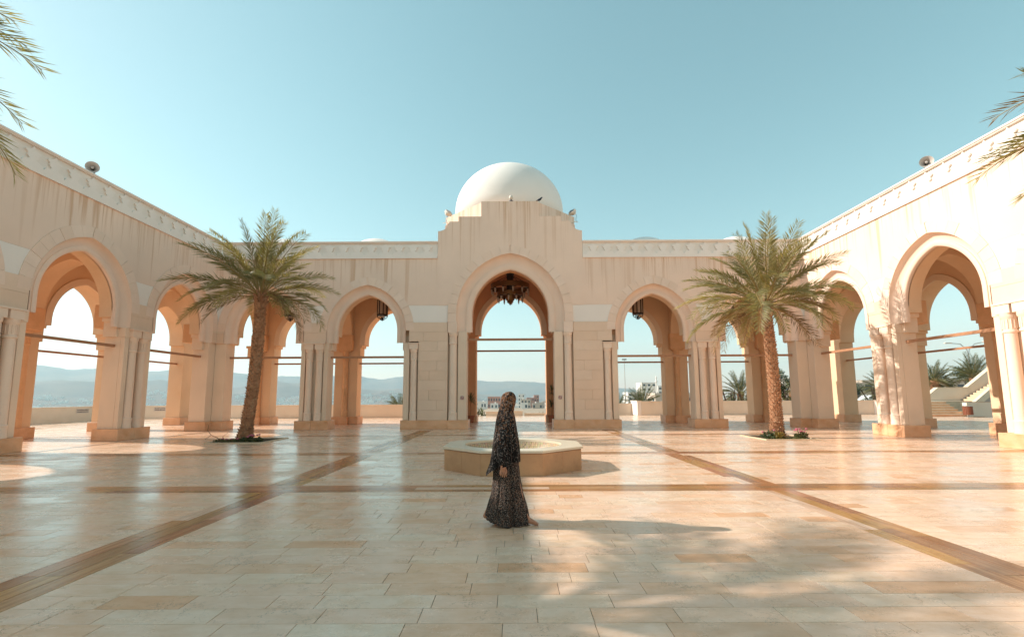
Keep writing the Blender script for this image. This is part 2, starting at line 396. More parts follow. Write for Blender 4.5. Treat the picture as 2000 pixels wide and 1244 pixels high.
def far_town():
    m=MB(); r2=random.Random(5)
    for k in range(1500):
        ad=r2.uniform(-50,1); d=r2.uniform(2050,3350) if r2.random()<.8 else r2.choice((2500,2900,3150))+r2.uniform(-30,30); s=r2.uniform(5,20)*(2.2 if r2.random()<.05 else 1)
        if mnoise.noise(Vector((ad*.35,d*.004,7)))<-.08: continue
        x,y=d*math.sin(R(ad)),d*math.cos(R(ad)); z=foot_z(d,ad)-4
        h=r2.uniform(8,15)*(1.6 if r2.random()<.06 else 1)
        m.box(x-s/2,x+s/2,y-4,y+4,z,z+h)
    for k in range(130):                           # the plain behind the near houses
        ad=r2.uniform(-5.5,5.5); d=r2.uniform(700,1500); x,y=d*math.sin(R(ad)),d*math.cos(R(ad)); s=r2.uniform(4,10)
        z=ground_z(x,y)-2; m.box(x-s/2,x+s/2,y-4,y+4,z,z+r2.uniform(4,8))
    return m
tag(link('distant_town', far_town().mesh('distant_town','hw')), 'pale specks of the distant town below the hazy mountains', 'town', kind='stuff')

# ------------------------------------------------------------------ paved floor
FX0, FX1, FY0, FY1 = -29.6, 31.5, -3.0, 38.9
BANDX = [(-4.24,-3.64), (4.20,4.78)]
BANDY = [(8.22,8.82), (13.30,13.88), (19.6,20.1)]
BEDS = [(-10.47,-8.50,16.80,18.85), (8.90,10.86,17.10,19.10), (-10.6,-8.7,3.9,5.9), (8.9,10.9,4.7,6.7)]
floor = tag(link('floor', MB().box(FX0,FX1,FY0,FY1,-1.0,-.006).mesh('floor','grout')), kind='structure')
def floor_tiles():
    rects=[]                                      # x0,x1,y0,y1,tint,kind
    r2=random.Random(11)
    base=np.array((.87,.595,.44))
    def tone():
        u=r2.random(); k=r2.uniform(.95,1.04)
        c=base*k
        if u<.045: c=c*np.array((.88,.74,.60))
        elif u<.18: c=c*np.array((.95,.89,.82))
        elif u<.34: c=c*np.array((1.02,1.03,1.05))
        return tuple(np.clip(c,0,.85))
    def btone(): 
        return tuple(np.array((.50,.245,.105))*r2.uniform(.68,1.2)*np.array((1,r2.uniform(.9,1.15),r2.uniform(.8,1.3))))
    ys=[]; y=FY0
    cuts=sorted(BANDY)
    while y<FY1-.05:
        nxt=y+.243
        hit=None
        for (b0,b1) in cuts:
            if y<b0-.001<nxt+.10 and b0>y+.02: hit=b0
            if abs(y-b0)<.001: nxt=b1; hit='band'
        if hit=='band': ys.append((y,nxt,True)); y=nxt; continue
        if hit: nxt=hit
        ys.append((y,min(nxt,FY1),False)); y=nxt
    for (y0,y1,isband) in ys:
        if isband:
            n=3; hh=(y1-y0)/n
            for j in range(n):
                x=FX0
                while x<FX1:
                    L=r2.uniform(.7,1.7); rects.append((x,min(x+L,FX1),y0+j*hh,y0+(j+1)*hh,btone() if r2.random()>.08 else tone(),1)); x+=L
            continue
        segs=[]; x=FX0
        for (b0,b1) in BANDX:
            if y0<22.9: segs.append((x,b0)); x=b1
        segs.append((x,FX1))
        for (s0,s1) in segs:
            x=s0-r2.uniform(0,.5)
            while x<s1-.02:
                L=r2.choice((.38,.52,.62,.70,.78,.86))*r2.uniform(.94,1.05)
                a=max(x,s0); b=min(x+L,s1)
                if s1-b<.12: b=s1
                rects.append((a,b,y0,y1,tone(),0)); x=b if b==s1 else x+L
    for (b0,b1) in BANDX:                          # the brown bands that run away from the camera
        n=3; ww=(b1-b0)/n
        for j in range(n):
            y=FY0
            while y<22.9:
                L=r2.uniform(.6,1.6); y1=min(y+L,22.9)
                pieces=[(y,y1)]
                for (c0,c1) in BANDY:
                    new=[]
                    for (p,q) in pieces:
                        if q<=c0 or p>=c1: new.append((p,q))
                        else:
                            if p<c0: new.append((p,c0))
                            if q>c1: new.append((c1,q))
                    pieces=new
                for (p,q) in pieces: rects.append((b0+j*ww,b0+(j+1)*ww,p,q,btone() if r2.random()>.07 else tone(),2))
                y=y1
    out=[]
    for t in rects:                                # leave the planting beds open
        x0,x1,y0,y1,c,k=t; keep=[(x0,x1,y0,y1)]
        for (bx0,bx1,by0,by1) in BEDS:
            new=[]
            for (a,b,p,q) in keep:
                if b<=bx0 or a>=bx1 or q<=by0 or p>=by1: new.append((a,b,p,q)); continue
                if a<bx0: new.append((a,bx0,p,q))
                if b>bx1: new.append((bx1,b,p,q))
                a2,b2=max(a,bx0),min(b,bx1)
                if p<by0: new.append((a2,b2,p,by0))
                if q>by1: new.append((a2,b2,by1,q))
            keep=new
        for (a,b,p,q) in keep:
            if b-a>.03 and q-p>.03: out.append((a,b,p,q,c,k))
    return out
def tiles_mesh(name, tl, local=None):
    r2=random.Random(len(tl)); vs=[];fs=[];tints=[];grain=[];mi=[]
    g=.0024
    for (x0,x1,y0,y1,c,k) in tl:
        ox,oy=(local if local else (0,0)); b=len(vs)
        dz=[r2.uniform(-.0006,.0006) for _ in range(4)]; lift=r2.uniform(-.0004,.0004)
        xs=((x0+g,y0+g),(x1-g,y0+g),(x1-g,y1-g),(x0+g,y1-g))
        e=.0016
        ins=((e,e),(-e,e),(-e,-e),(e,-e))
        for i,(x,y) in enumerate(xs): vs.append((x-ox,y-oy,-.012))
        for i,(x,y) in enumerate(xs): vs.append((x-ox,y-oy,-.0012+dz[i]+lift))
        for i,(x,y) in enumerate(xs): vs.append((x+ins[i][0]-ox,y+ins[i][1]-oy,dz[i]+lift))
        fs.append((b+8,b+9,b+10,b+11))
        for i in range(4):
            j=(i+1)%4; fs.append((b+i,b+j,b+4+j,b+4+i)); fs.append((b+4+i,b+4+j,b+8+j,b+8+i))
        off=r2.uniform(0,50); gl=r2.random()
        for rep in range(3):
            for (x,y) in xs:
                tints.append((*c,gl)); grain.append((x+off,y+off,0) if k!=2 else (y+off,x+off,0))
        mi += [1 if k else 0]*9
    me=bpy.data.meshes.new(name); me.from_pydata(vs,[],fs)
    me.materials.append(MT['tile']); me.materials.append(MT['band'])
    me.polygons.foreach_set('material_index', mi)
    a=me.attributes.new('tint','FLOAT_COLOR','POINT'); a.data.foreach_set('color', np.array(tints,dtype=np.float32).ravel())
    a=me.attributes.new('grain','FLOAT_VECTOR','POINT'); a.data.foreach_set('vector', np.array(grain,dtype=np.float32).ravel())
    return me
TL=floor_tiles()
def seen(t):
    x=(t[0]+t[1])/2; y=(t[2]+t[3])/2
    if y<3.05 or abs((x-.15)/y)>1.10: return -1
    return (t[1]-t[0])*(t[3]-t[2])/y**3
order=sorted(range(len(TL)), key=lambda i:-seen(TL[i])); near=set(order[:300])
for i in order[:300]:
    t=TL[i]; cx,cyy=(t[0]+t[1])/2,(t[2]+t[3])/2
    link('floor_tile', tiles_mesh('floor_tile',[t],(cx,cyy)), floor, (cx,cyy,0))
rest=link('floor_tile', tiles_mesh('floor_tile',[t for i,t in enumerate(TL) if i not in near]), floor); rest['kind']='stuff'
tag(rest, 'smaller pale stone tiles of the rest of the paving')

# ------------------------------------------------------------------ arches
class Arch:
    def __init__(s, a, rise, zs):
        s.a=a; s.zs=zs; s.x0=(a*a-rise*rise)/(2*a); s.r=a-s.x0; s.rise=rise
    def off(s, d):
        n=Arch.__new__(Arch); n.zs=s.zs; n.x0=s.x0; n.r=s.r+d; n.a=s.a+d; n.rise=math.sqrt(n.r**2-n.x0**2); return n
    def pts(s, zb, n=22):                          # right half from (a,zb) up to the apex
        out=[(s.a,zb)] if zb<s.zs-1e-6 else []
        t1=math.atan2(s.rise,-s.x0)
        for i in range(n+1):
            t=t1*i/n; out.append((s.x0+s.r*math.cos(t), s.zs+s.r*math.sin(t)))
        out[-1]=(0.0,s.zs+s.rise); return out
    def x_at(s,z):
        if z<=s.zs: return s.a
        if z>=s.zs+s.rise: return 0.0
        return s.x0+math.sqrt(s.r**2-(z-s.zs)**2)
    def frame(s, t, zb):                           # point, outward normal at arc-length t from (a,zb)
        L0=max(0,s.zs-zb)
        if t<L0: return (s.a,zb+t),(1,0)
        an=(t-L0)/s.r; return (s.x0+s.r*math.cos(an), s.zs+s.r*math.sin(an)),(math.cos(an),math.sin(an))
    def length(s,zb): return max(0,s.zs-zb)+s.r*math.atan2(s.rise,-s.x0)
def arch_slab(A, zb, zt, xl, xr, y0, y1):
    """wall with an arched hole, from zb to zt and from -xl to xr"""
    m=MB(); P=[p for p in A.pts(zb) if p[1]>=zb-1e-6]
    if P[0][1]>zb+1e-6: P=[(A.x_at(zb),zb)]+P
    apex=P[-1][1]
    for sgn,xo in ((1,xr),(-1,xl)):
        vs=[];fs=[]
        for (x,z) in P: vs += [(sgn*x,y0,z),(sgn*xo,y0,z),(sgn*x,y1,z),(sgn*xo,y1,z)]
        n=len(P)
        for i in range(n-1):
            b=4*i; fs += [(b,b+1,b+5,b+4),(b+2,b+6,b+7,b+3),(b,b+4,b+6,b+2),(b+1,b+3,b+7,b+5)]
        fs.append((0,2,3,1)); 
        b=4*(n-1); k=len(vs); vs += [(0,y0,zt),(sgn*xo,y0,zt),(0,y1,zt),(sgn*xo,y1,zt)]
        fs += [(b,b+1,k+1,k),(b+2,k+2,k+3,b+3),(b+1,b+3,k+3,k+1),(k,k+1,k+3,k+2)]
        m.add(vs,fs)
    return m
def weld(m):
    return m
def spandrel(A, zb, zt, xo, y0, y1, sgn):
    zs=[zb+(zt-zb)*i/8 for i in range(9)]; vs=[];fs=[]
    for z in zs:
        x=min(A.x_at(z),xo-.005); vs += [(sgn*x,y0,z),(sgn*xo,y0,z),(sgn*x,y1,z),(sgn*xo,y1,z)]
    for i in range(8):
        b=4*i; fs += [(b,b+1,b+5,b+4),(b+2,b+6,b+7,b+3),(b,b+4,b+6,b+2),(b+1,b+3,b+7,b+5)]
    fs += [(0,2,3,1),(32,33,35,34)]
    return MB().add(vs,fs)
def moulding(A, prof, zb):                         # profile (offset, depth) swept along the arch
    m=MB()
    for sgn in (1,-1):
        rows=[]
        for (d,y) in prof:
            B=A.off(d); rows.append([(sgn*x,y,z) for (x,z) in B.pts(zb)])
        n=len(rows[0]); vs=[p for r_ in rows for p in r_]
        fs=[(i*n+k,i*n+k+1,(i+1)*n+k+1,(i+1)*n+k) for i in range(len(rows)-1) for k in range(n-1)]
        m.add(vs,fs)
    bm=m; return bm
def voussoir(A, t0, t1, zb, w, y0, y1, gap=.004):
    vs=[]; K=4
    for i in range(K+1):
        t=t0+gap+(t1-t0-2*gap)*i/K; (x,z),(nx,nz)=A.frame(t,zb)
        for (d,y) in ((0,y0),(w,y0),(w,y1),(0,y1)):
            vs.append((x+nx*d,y,z+nz*d))
    fs=[(0,1,2,3),(4*K+3,4*K+2,4*K+1,4*K)]
    for i in range(K):
        b=4*i
        for j in range(4): fs.append((b+j,b+(j+1)%4,b+4+(j+1)%4,b+4+j))
    # clip the crown stones at the middle
    vs=[(max(0.002,x),y,z) for (x,y,z) in vs]
    return MB().add(vs,fs)

BAY=5.04; HB=BAY/2
SA=Arch(2.35,2.70,4.80)          # outer line of the ring, side arches
SRING=.40; SDEP=.48
CA=Arch(3.10,3.50,5.60)          # middle arch
CRING=.42; CDEP=.78
ZF0,ZF1=8.45,9.25                # frieze
PROF=[(0,-.03),(-.02,.05),(-.05,.11),(-.11,.165),(-.20,.20),(-.30,.215),(-.33,.215),(-.335,.175),(-.36,.17),(-.50,.18),(-.53,.20),(-.55,.24),(-.55,.34)]
PROF=[(d*SDEP/.55,y) for d,y in PROF]
def ring_of(parent, A, w, zb, n, tagk, loc, detail=True, y0=-.028):
    B=A.off(-w)
    base=part('arch_ring', ('ringback',tagk), lambda: ringback(A,B,zb), 'ring', parent, loc)
    if detail:
        L=B.length(zb)
        for sgn in (1,-1):
            for i in range(n):
                key=('vous',tagk,i)
                o=part('voussoir', key, lambda: voussoir(B,L*i/n,L*(i+1)/n,zb,w,y0+.004*((i*7)%3),.18), 'ring', base, (0,0,0), scale=(sgn,1,1))
    return base
def ringback(A,B,zb):
    m=MB()
    for sgn in (1,-1):
        P=A.pts(zb); Q=B.pts(zb); n=len(P)
        vs=[(sgn*x,.012,z) for x,z in P]+[(sgn*x,.012,z) for x,z in Q]+[(sgn*x,.29,z) for x,z in P]+[(sgn*x,.29,z) for x,z in Q]
        fs=[]
        for k in range(n-1): fs += [(k,k+1,n+k+1,n+k),(n+k,n+k+1,3*n+k+1,3*n+k)]
        m.add(vs,fs)
    return m
def column_mesh(r, z0, z1):
    H=z1-z0
    p=[(r*1.16,0),(r*1.16,.10),(r*1.10,.13),(r*1.14,.30),(r*1.17,.33),(r*1.17,.36),(r*1.0,.39),(r*.97,H*.5),(r*.93,H-.56),
       (r*1.10,H-.55),(r*1.10,H-.49),(r*.94,H-.47),(r*.95,H-.20),(r*1.06,H-.14),(r*1.22,H-.10),(r*1.22,H)]
    m=MB().lathe(p,20,(0,0,z0))
    for k in range(12):                            # flutes of the necking
        a=2*math.pi*k/12; c,s=math.cos(a),math.sin(a); rr=r*.95
        m.box(rr*c-.014,rr*c+.014,rr*s-.014,rr*s+.014,z1-.44,z1-.17)
    return m
def step_blocks(w, y0, y1):                        # stepped corbel from the jamb to the arch, for a pier of half width w
    m=MB(); m.box(-w-.13,w+.13,y0,y1,3.85,4.42); m.box(-w-.23,w+.23,y0,y1,4.42,4.56); return m
def pier_core(w):
    m=MB(); m.box(-w,w,.22,.80,.43,3.85)
    m.box(-w,-.45,.05,.22,.43,3.85,.012); m.box(.45,w,.05,.22,.43,3.85,.012)
    m.box(-w-.02,-.45,.04,.3,3.85,4.2); m.box(.45,w+.02,.04,.3,3.85,4.2); m.box(-.45,.45,.2,.3,3.85,4.2)
    return m
def add_pier(par, x, detail=True, cols=True):
    part('pier','pier_core',lambda: pier_core(.66),'plain',par,(x,0,0))
    part('arch_foot','pier_steps',lambda: step_blocks(.66,.3,.80),'plain',par,(x,0,0))
    for sx in (-1,1): part('plinth_stone',('plinth',sx),box(*( (-.80,-.002,-.10,.88,0,.43,.012) if sx<0 else (.002,.80,-.10,.88,0,.43,.012))),'plinth',par,(x,0,0))
    for z0,z1 in ((4.20,4.69),(4.694,5.196)):
        part('stone_block',('pblock',z0),box(-.55,.55,-.026,.29,z0,z1,.006),'ashlar',par,(x,0,0))
    for sx in (-1,1):
        part('column','column',lambda: column_mesh(.158,.43,3.87),'column',par,(x+sx*.245,.085,0),smooth=40)
        part('impost_block',('impost',sx),box(*((-.455,-.035,-.09,.2,3.87,4.135,.008) if sx<0 else (.035,.455,-.09,.2,3.87,4.135,.008))),'column',par,(x,0,0))
    part('cornice','cornice',box(-.53,.53,-.115,.1,4.136,4.196,.008),'column',par,(x,0,0))
def add_outer_pier(par, x, detail=True):
    part('pier','outer_pier',box(-.66,.66,4.60,5.40,.43,3.85),'inner',par,(x,0,0))
    part('arch_foot','outer_steps',lambda: step_blocks(.66,4.60,5.40),'inner',par,(x,0,0))
    part('plinth_stone','outer_plinth',box(-.78,.78,4.50,5.49,0,.43,.012),'plinth',par,(x,0,0))
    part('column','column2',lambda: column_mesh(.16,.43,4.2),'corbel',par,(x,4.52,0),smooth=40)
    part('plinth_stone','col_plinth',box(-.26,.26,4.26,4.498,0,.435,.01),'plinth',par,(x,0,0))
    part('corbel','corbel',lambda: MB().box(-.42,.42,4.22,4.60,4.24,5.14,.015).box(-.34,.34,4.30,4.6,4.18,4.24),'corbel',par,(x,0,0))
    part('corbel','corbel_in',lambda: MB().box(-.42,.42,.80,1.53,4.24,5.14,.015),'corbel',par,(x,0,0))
    def tr():
        A=Arch(1.52,1.85,5.14); m=arch_slab(A,5.14,7.6,1.895,1.895,-.36,.36); return m
    part('transverse_arch','transverse',tr,'inner',par,(x,2.70,0),R(90))
def add_bay(par, x, detail=True, lefto=HB, righto=HB, tagk='s'):
    L=(x,0,0); O=SA.off(-SRING-SDEP)
    part('wall',('wall',tagk),lambda: arch_slab(SA,6.05,ZF0,lefto,righto,0,.3),'plaster',par,L)
    for sg,xo in ((1,righto),(-1,lefto)):
        part('spandrel_panel',('span',tagk,sg),lambda: spandrel(SA,5.2,6.046,xo,.004,.3,sg),'white',par,L)
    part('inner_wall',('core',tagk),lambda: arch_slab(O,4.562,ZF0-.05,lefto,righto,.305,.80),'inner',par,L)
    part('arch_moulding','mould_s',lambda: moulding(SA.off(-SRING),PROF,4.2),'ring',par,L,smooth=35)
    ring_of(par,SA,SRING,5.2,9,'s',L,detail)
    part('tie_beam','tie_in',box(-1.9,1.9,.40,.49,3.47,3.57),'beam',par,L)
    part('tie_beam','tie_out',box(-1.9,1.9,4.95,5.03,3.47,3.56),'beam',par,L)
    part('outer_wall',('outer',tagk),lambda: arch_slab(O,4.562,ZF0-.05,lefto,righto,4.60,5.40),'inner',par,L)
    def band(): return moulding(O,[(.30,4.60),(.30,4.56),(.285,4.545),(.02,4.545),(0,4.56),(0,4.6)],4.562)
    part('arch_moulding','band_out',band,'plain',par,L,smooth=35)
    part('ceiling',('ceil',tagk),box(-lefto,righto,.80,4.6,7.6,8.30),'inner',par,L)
STAR=[(0,1),(.045,.90),(.11,.815),(.20,.77),(.30,.745),(.345,.70),(.335,.645),(.275,.60),(.235,.555),(.25,.5),
      (.265,.445),(.225,.40),(.165,.355),(.155,.30),(.20,.255),(.30,.23),(.39,.185),(.455,.10),(.5,0)]
def star_mesh(pitch=.70,h=.60):
    half=[(x*pitch,z*h) for x,z in STAR]
    poly=[(-x,z) for x,z in half[::-1]]            # left bottom .. apex
    poly=poly[:-1]+half
    return MB().prism(poly[::-1],-.065,.0)
def add_frieze(par, x0, x1, stars=True, ends=None):
    fr=part('frieze',None,box(x0,x1,0,.3,ZF0+.001,ZF1),'friezeback',par)
    part('frieze_band',None,box(x0,x1,-.065,-.001,ZF0-.02,8.60),'white',par)
    part('coping',None,lambda: MB().box(x0,x1,-.12,.36,ZF1+.001,ZF1+.055,.006).box(x0,x1,-.085,.32,9.215,ZF1),'white',par)
    if stars:
        p=.70; n=int((x1-x0)/p+.001); s0=(x0+x1)/2-n*p/2+p/2
        for i in range(n): part('star_ornament','star',lambda: star_mesh(),'white',fr,(s0+i*p,-.0,8.601))
    return fr

# ------------------------------------------------------------------ arcade wings
WX=14.5; WY=23.6
def wing(side):
    rz = R(90) if side<0 else R(-90)
    par=empty('arcade', (side*WX, 18.77, 0), rz)          # local x runs along the wing
    s = 1 if side<0 else -1                              # local x = s*(Y-18.77)
    for k in range(-4,1):
        cx=s*(HB+(k)*BAY)
        det = k>=-2
        add_bay(par,cx,det)
        if k<=0:
            add_pier(par,s*k*BAY); add_outer_pier(par,s*k*BAY)
    xe=s*BAY; xs=s*(-4*BAY)
    a,b=sorted((xe-s*.212,xs)); add_frieze(par,a,b)
    part('roof',None,box(a,b,.3,5.40,8.401,8.449),'plain',par)
    # the corner pier
    part('pier',None,lambda: MB().box(*sorted((s*(BAY-.66),s*(BAY+.59))),.05,.80,.43,4.2,.008),'plain',par)
    part('arch_foot',None,lambda: MB().box(*sorted((s*(BAY-.79),s*BAY)),.3,.80,3.85,4.42).box(*sorted((s*(BAY-.89),s*(BAY+.59))),.3,.80,4.42,4.56),'plain',par)
    for z0,z1 in ((4.20,4.69),(4.694,5.196)): part('stone_block',None,box(*sorted((s*(BAY-.55),s*(BAY-.185))),-.026,.29,z0,z1,.006),'ashlar',par)
    part('plinth_stone',None,box(*sorted((s*(BAY-.80),s*(BAY+.66))),-.10,.88,0,.43,.012),'plinth',par)
    add_outer_pier(par,s*BAY)
    # the outer corner behind
    add_bay_outer_corner(par,s)
    return par
def add_bay_outer_corner(par,s):
    lo,hi=sorted((s*BAY,s*(BAY+5.40)))
    x0=s*(BAY+HB+.1)
    O=SA.off(-SRING-SDEP)
    part('outer_wall',None,lambda: arch_slab(O,4.562,ZF0-.05,HB,HB,4.60,5.40),'inner',par,(x0,0,0))
    part('pier',None,box(*sorted((s*(BAY+4.25),s*(BAY+5.9))),4.6,5.40,.43,4.56),'inner',par)
    part('plinth_stone',None,box(*sorted((s*(BAY+4.18),s*(BAY+5.97))),4.5,5.49,0,.43,.012),'plinth',par)
    part('tie_beam',None,box(x0-1.7,x0+1.7,4.95,5.03,3.47,3.56),'beam',par)
    part('ceiling',None,box(lo,hi,.81,4.6,7.6,8.30),'inner',par)
    part('roof',None,box(*sorted((s*(BAY-.2),s*(BAY+5.40))),.3,5.40,8.401,8.449),'plain',par)
LW=tag(wing(-1),'long arcade wing on the left, its courtyard face in shade','arcade','arcade wings around the courtyard')
RW=tag(wing(1),'long sunlit arcade wing on the right, its stone piers bright','arcade','arcade wings around the courtyard')
def back_wing(side):
    par=empty('arcade',(0,WY,0),0)
    for cx in (7.11,12.15):
        lo,ro=HB,HB
        key='s'
        if cx==7.11:
            # the inner bay stops at the gate block
            if side>0: lo,ro,key=7.11-3.63,HB,'bR'
            else: lo,ro,key=HB,7.11-3.63,'bL'
        add_bay(par,side*cx,True,lo,ro,key)
    add_pier(par,side*9.63); add_outer_pier(par,side*9.63); add_outer_pier(par,side*14.67)
    a,b=sorted((side*3.64,side*14.49)); add_frieze(par,a,b)
    part('roof',None,box(*sorted((side*3.7,side*14.49)),.3,5.40,8.401,8.449),'plain',par)
    for cx in (7.11,12.15):                          # low domes on the roof
        part('roof_dome','roofdome',lambda: MB().lathe([(1.9*math.cos(t*math.pi/2/10),1.9*math.sin(t*math.pi/2/10)) for t in range(10)]+[(.01,1.9)],32,(0,0,8.40)),'dome',par,(side*(cx+.35),2.7,0),smooth=True)
    # strip of the corner pier on this wall
    part('pier',None,lambda: MB().box(*sorted((side*14.01,side*14.54)),.05,.80,.43,4.2,.008),'plain',par)
    part('arch_foot',None,box(*sorted((side*13.80,side*14.54)),.3,.80,4.2,4.56),'plain',par)
    for z0,z1 in ((4.20,4.69),(4.694,5.196)): part('stone_block',None,box(*sorted((side*14.12,side*14.49)),-.026,.29,z0,z1,.006),'ashlar',par)
    part('plinth_stone',None,box(*sorted((side*13.90,side*14.41)),-.10,.88,0,.428,.012),'plinth',par)
    return par
tag(back_wing(-1),'two-arch arcade behind the left palm, beside the domed gate','arcade','arcade wings around the courtyard')
tag(back_wing(1),'two-arch arcade behind the right palm, beside the domed gate','arcade','arcade wings around the courtyard')

# ------------------------------------------------------------------ domed gate
def gate_front():
    m=MB(); A=CA
    return m
GT=tag(empty('domed_gate',(0,WY,0)),'tall central gate block with stepped gable, pointed arch and white dome','gate')
def gable_profile():
    p=[(3.63,9.84)]
    for i in range(1,8):
        t=math.pi/2*i/8; p.append((3.63-.56*math.sin(t)*1.0, 9.84+.50*(1-math.cos(t))))
    p += [(3.07,10.34),(2.60,10.345),(2.60,10.60),(1.45,10.60),(1.45,11.39)]
    return p
def stepped_slab(y0,y1,zb):
    half=gable_profile(); poly=[(3.63,zb)]+half; poly=poly+[(-x,z) for x,z in poly[::-1]]
    return MB().prism(poly,y0,y1)
# front slab: pierced part below 9.60, stepped gable above
part('wall',None,lambda: arch_slab(CA,6.05,9.60,3.63,3.63,-.02,.3),'gate_plaster',GT)
def gable():
    half=gable_profile(); poly=[(3.63,9.60)]+half; poly=poly+[(-x,z) for x,z in poly[::-1]]
    return MB().prism(poly,-.02,.3)
part('gable',None,gable,'gate_plaster',GT)
for sg in (1,-1):
    part('gable',None,lambda: gable(),'gate_plaster',GT,(sg*3.33,3.62,0),R(90)*sg)
    part('wall',None,box(*sorted((sg*3.33,sg*3.63)),.302,7.2,ZF0-.4,9.60),'gate_plaster',GT)
    part('spandrel_panel',None,lambda: spandrel(CA,5.2,6.046,3.63,.004,.3,sg),'white',GT)
OC=CA.off(-CRING-CDEP)
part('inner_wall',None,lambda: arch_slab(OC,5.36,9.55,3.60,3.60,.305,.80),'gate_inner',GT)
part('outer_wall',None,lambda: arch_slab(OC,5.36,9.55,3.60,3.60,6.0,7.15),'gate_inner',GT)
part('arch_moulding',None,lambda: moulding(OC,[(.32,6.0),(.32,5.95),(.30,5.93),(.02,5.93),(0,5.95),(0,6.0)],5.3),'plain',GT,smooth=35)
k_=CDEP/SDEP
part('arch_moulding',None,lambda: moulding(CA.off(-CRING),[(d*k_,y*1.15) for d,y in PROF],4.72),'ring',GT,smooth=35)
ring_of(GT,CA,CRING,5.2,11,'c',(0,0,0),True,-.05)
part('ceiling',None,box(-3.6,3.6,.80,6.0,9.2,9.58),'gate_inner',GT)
part('tie_beam',None,box(-2.22,2.22,.55,.65,4.34,4.45),'beam',GT); part('tie_beam',None,box(-2.22,2.22,6.5,6.6,4.32,4.42),'beam',GT)
for sg in (1,-1):
    def bx(x0,x1,*r,bv=0): 
        a,b=sorted((sg*x0,sg*x1)); return box(a,b,*r,bv)
    part('pier',None,bx(2.15,5.25,.22,.80,.43,3.85),'plain',GT)
    part('pier',None,bx(2.15,3.30,.22,.80,3.85,4.70),'plain',GT)
    part('arch_foot',None,lambda: MB().box(*sorted((sg*2.05,sg*3.4)),.34,.80,4.70,5.22).box(*sorted((sg*1.96,sg*3.4)),.34,.80,5.22,5.36),'plain',GT)
    part('arch_foot',None,lambda: MB().box(*sorted((sg*3.3,sg*5.35)),.3,.80,3.85,4.42).box(*sorted((sg*3.3,sg*5.44)),.3,.80,4.42,4.56),'plain',GT)
    part('jamb',None,bx(2.15,2.58,.04,.22,.43,4.72,bv=.012),'plain',GT)
    part('jamb',None,bx(4.97,5.25,.05,.22,.43,4.2,bv=.012),'plain',GT)
    part('wall',None,bx(3.08,4.52,.03,.3,.43,5.196),'plain',GT)
    # ashlar facing, course by course
    rr=random.Random(3+sg); z=.432; i=0
    while z<5.15:
        h=.478; z1=min(z+h,5.196)
        if z>4.18: x0,x1=(3.10 if z>4.6 else 3.08),4.99
        else: x0,x1=3.08,4.52
        cut=[x0,x1] if i%3==0 else [x0,x0+(x1-x0)*(.36 if i%2 else .62),x1]
        for q in range(len(cut)-1):
            part('stone_block',None,bx(cut[q]+.002,cut[q+1]-.002,-.022+.004*((i+q)%3),.03 if x1<4.6 else .29,z,z1-.004,bv=.004),'ashlar',GT)
        z=z1; i+=1
    part('column','column_tall',lambda: column_mesh(.19,.43,4.66),'column',GT,(sg*2.82,.10,0),smooth=40)
    part('column','column',None,'column',GT,(sg*4.745,.085,0),smooth=40)
    part('impost_block',None,bx(4.54,4.96,-.09,.2,3.87,4.135,bv=.008),'column',GT)
    part('cornice',None,bx(4.52,4.99,-.115,.1,4.136,4.178,bv=.008),'column',GT)
    part('stone_block',None,bx(2.62,3.075,-.08,.25,4.665,5.196,bv=.008),'ring',GT)
    part('plinth_stone',None,bx(2.05,3.06,-.12,.90,0,.43,bv=.012),'plinth',GT)
    part('plinth_stone',None,bx(3.064,5.32,-.10,.90,0,.43,bv=.012),'plinth',GT)
    # outer piers
    part('pier',None,bx(2.17,5.25,6.0,7.15,.43,5.22),'gate_inner',GT); part('arch_foot',None,bx(2.05,3.2,6.0,7.15,5.22,5.36),'gate_inner',GT)
    part('plinth_stone',None,bx(2.09,5.33,5.92,7.24,0,.43,bv=.012),'plinth',GT)
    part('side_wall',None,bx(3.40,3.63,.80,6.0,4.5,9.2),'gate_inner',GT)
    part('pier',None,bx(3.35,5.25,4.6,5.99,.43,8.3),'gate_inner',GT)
# drum and dome
def octo(ap,z0,z1):
    r=ap/math.cos(math.pi/8); return MB().prism_z([(r*math.cos(math.pi/8+k*math.pi/4),r*math.sin(math.pi/8+k*math.pi/4)) for k in range(8)],z0,z1)
part('drum',None,lambda: octo(3.53,9.55,11.36),'gate_plaster',GT,(0,3.60,0))
N=26
part('dome',None,lambda: MB().lathe([(3.12,11.3),(3.12,12.10)]+[(3.12*math.cos(t*math.pi/2/N),12.10+2.80*math.sin(t*math.pi/2/N)) for t in range(1,N)]+[(.01,14.90)],72),'dome',GT,(-.06,3.60,0),smooth=True)

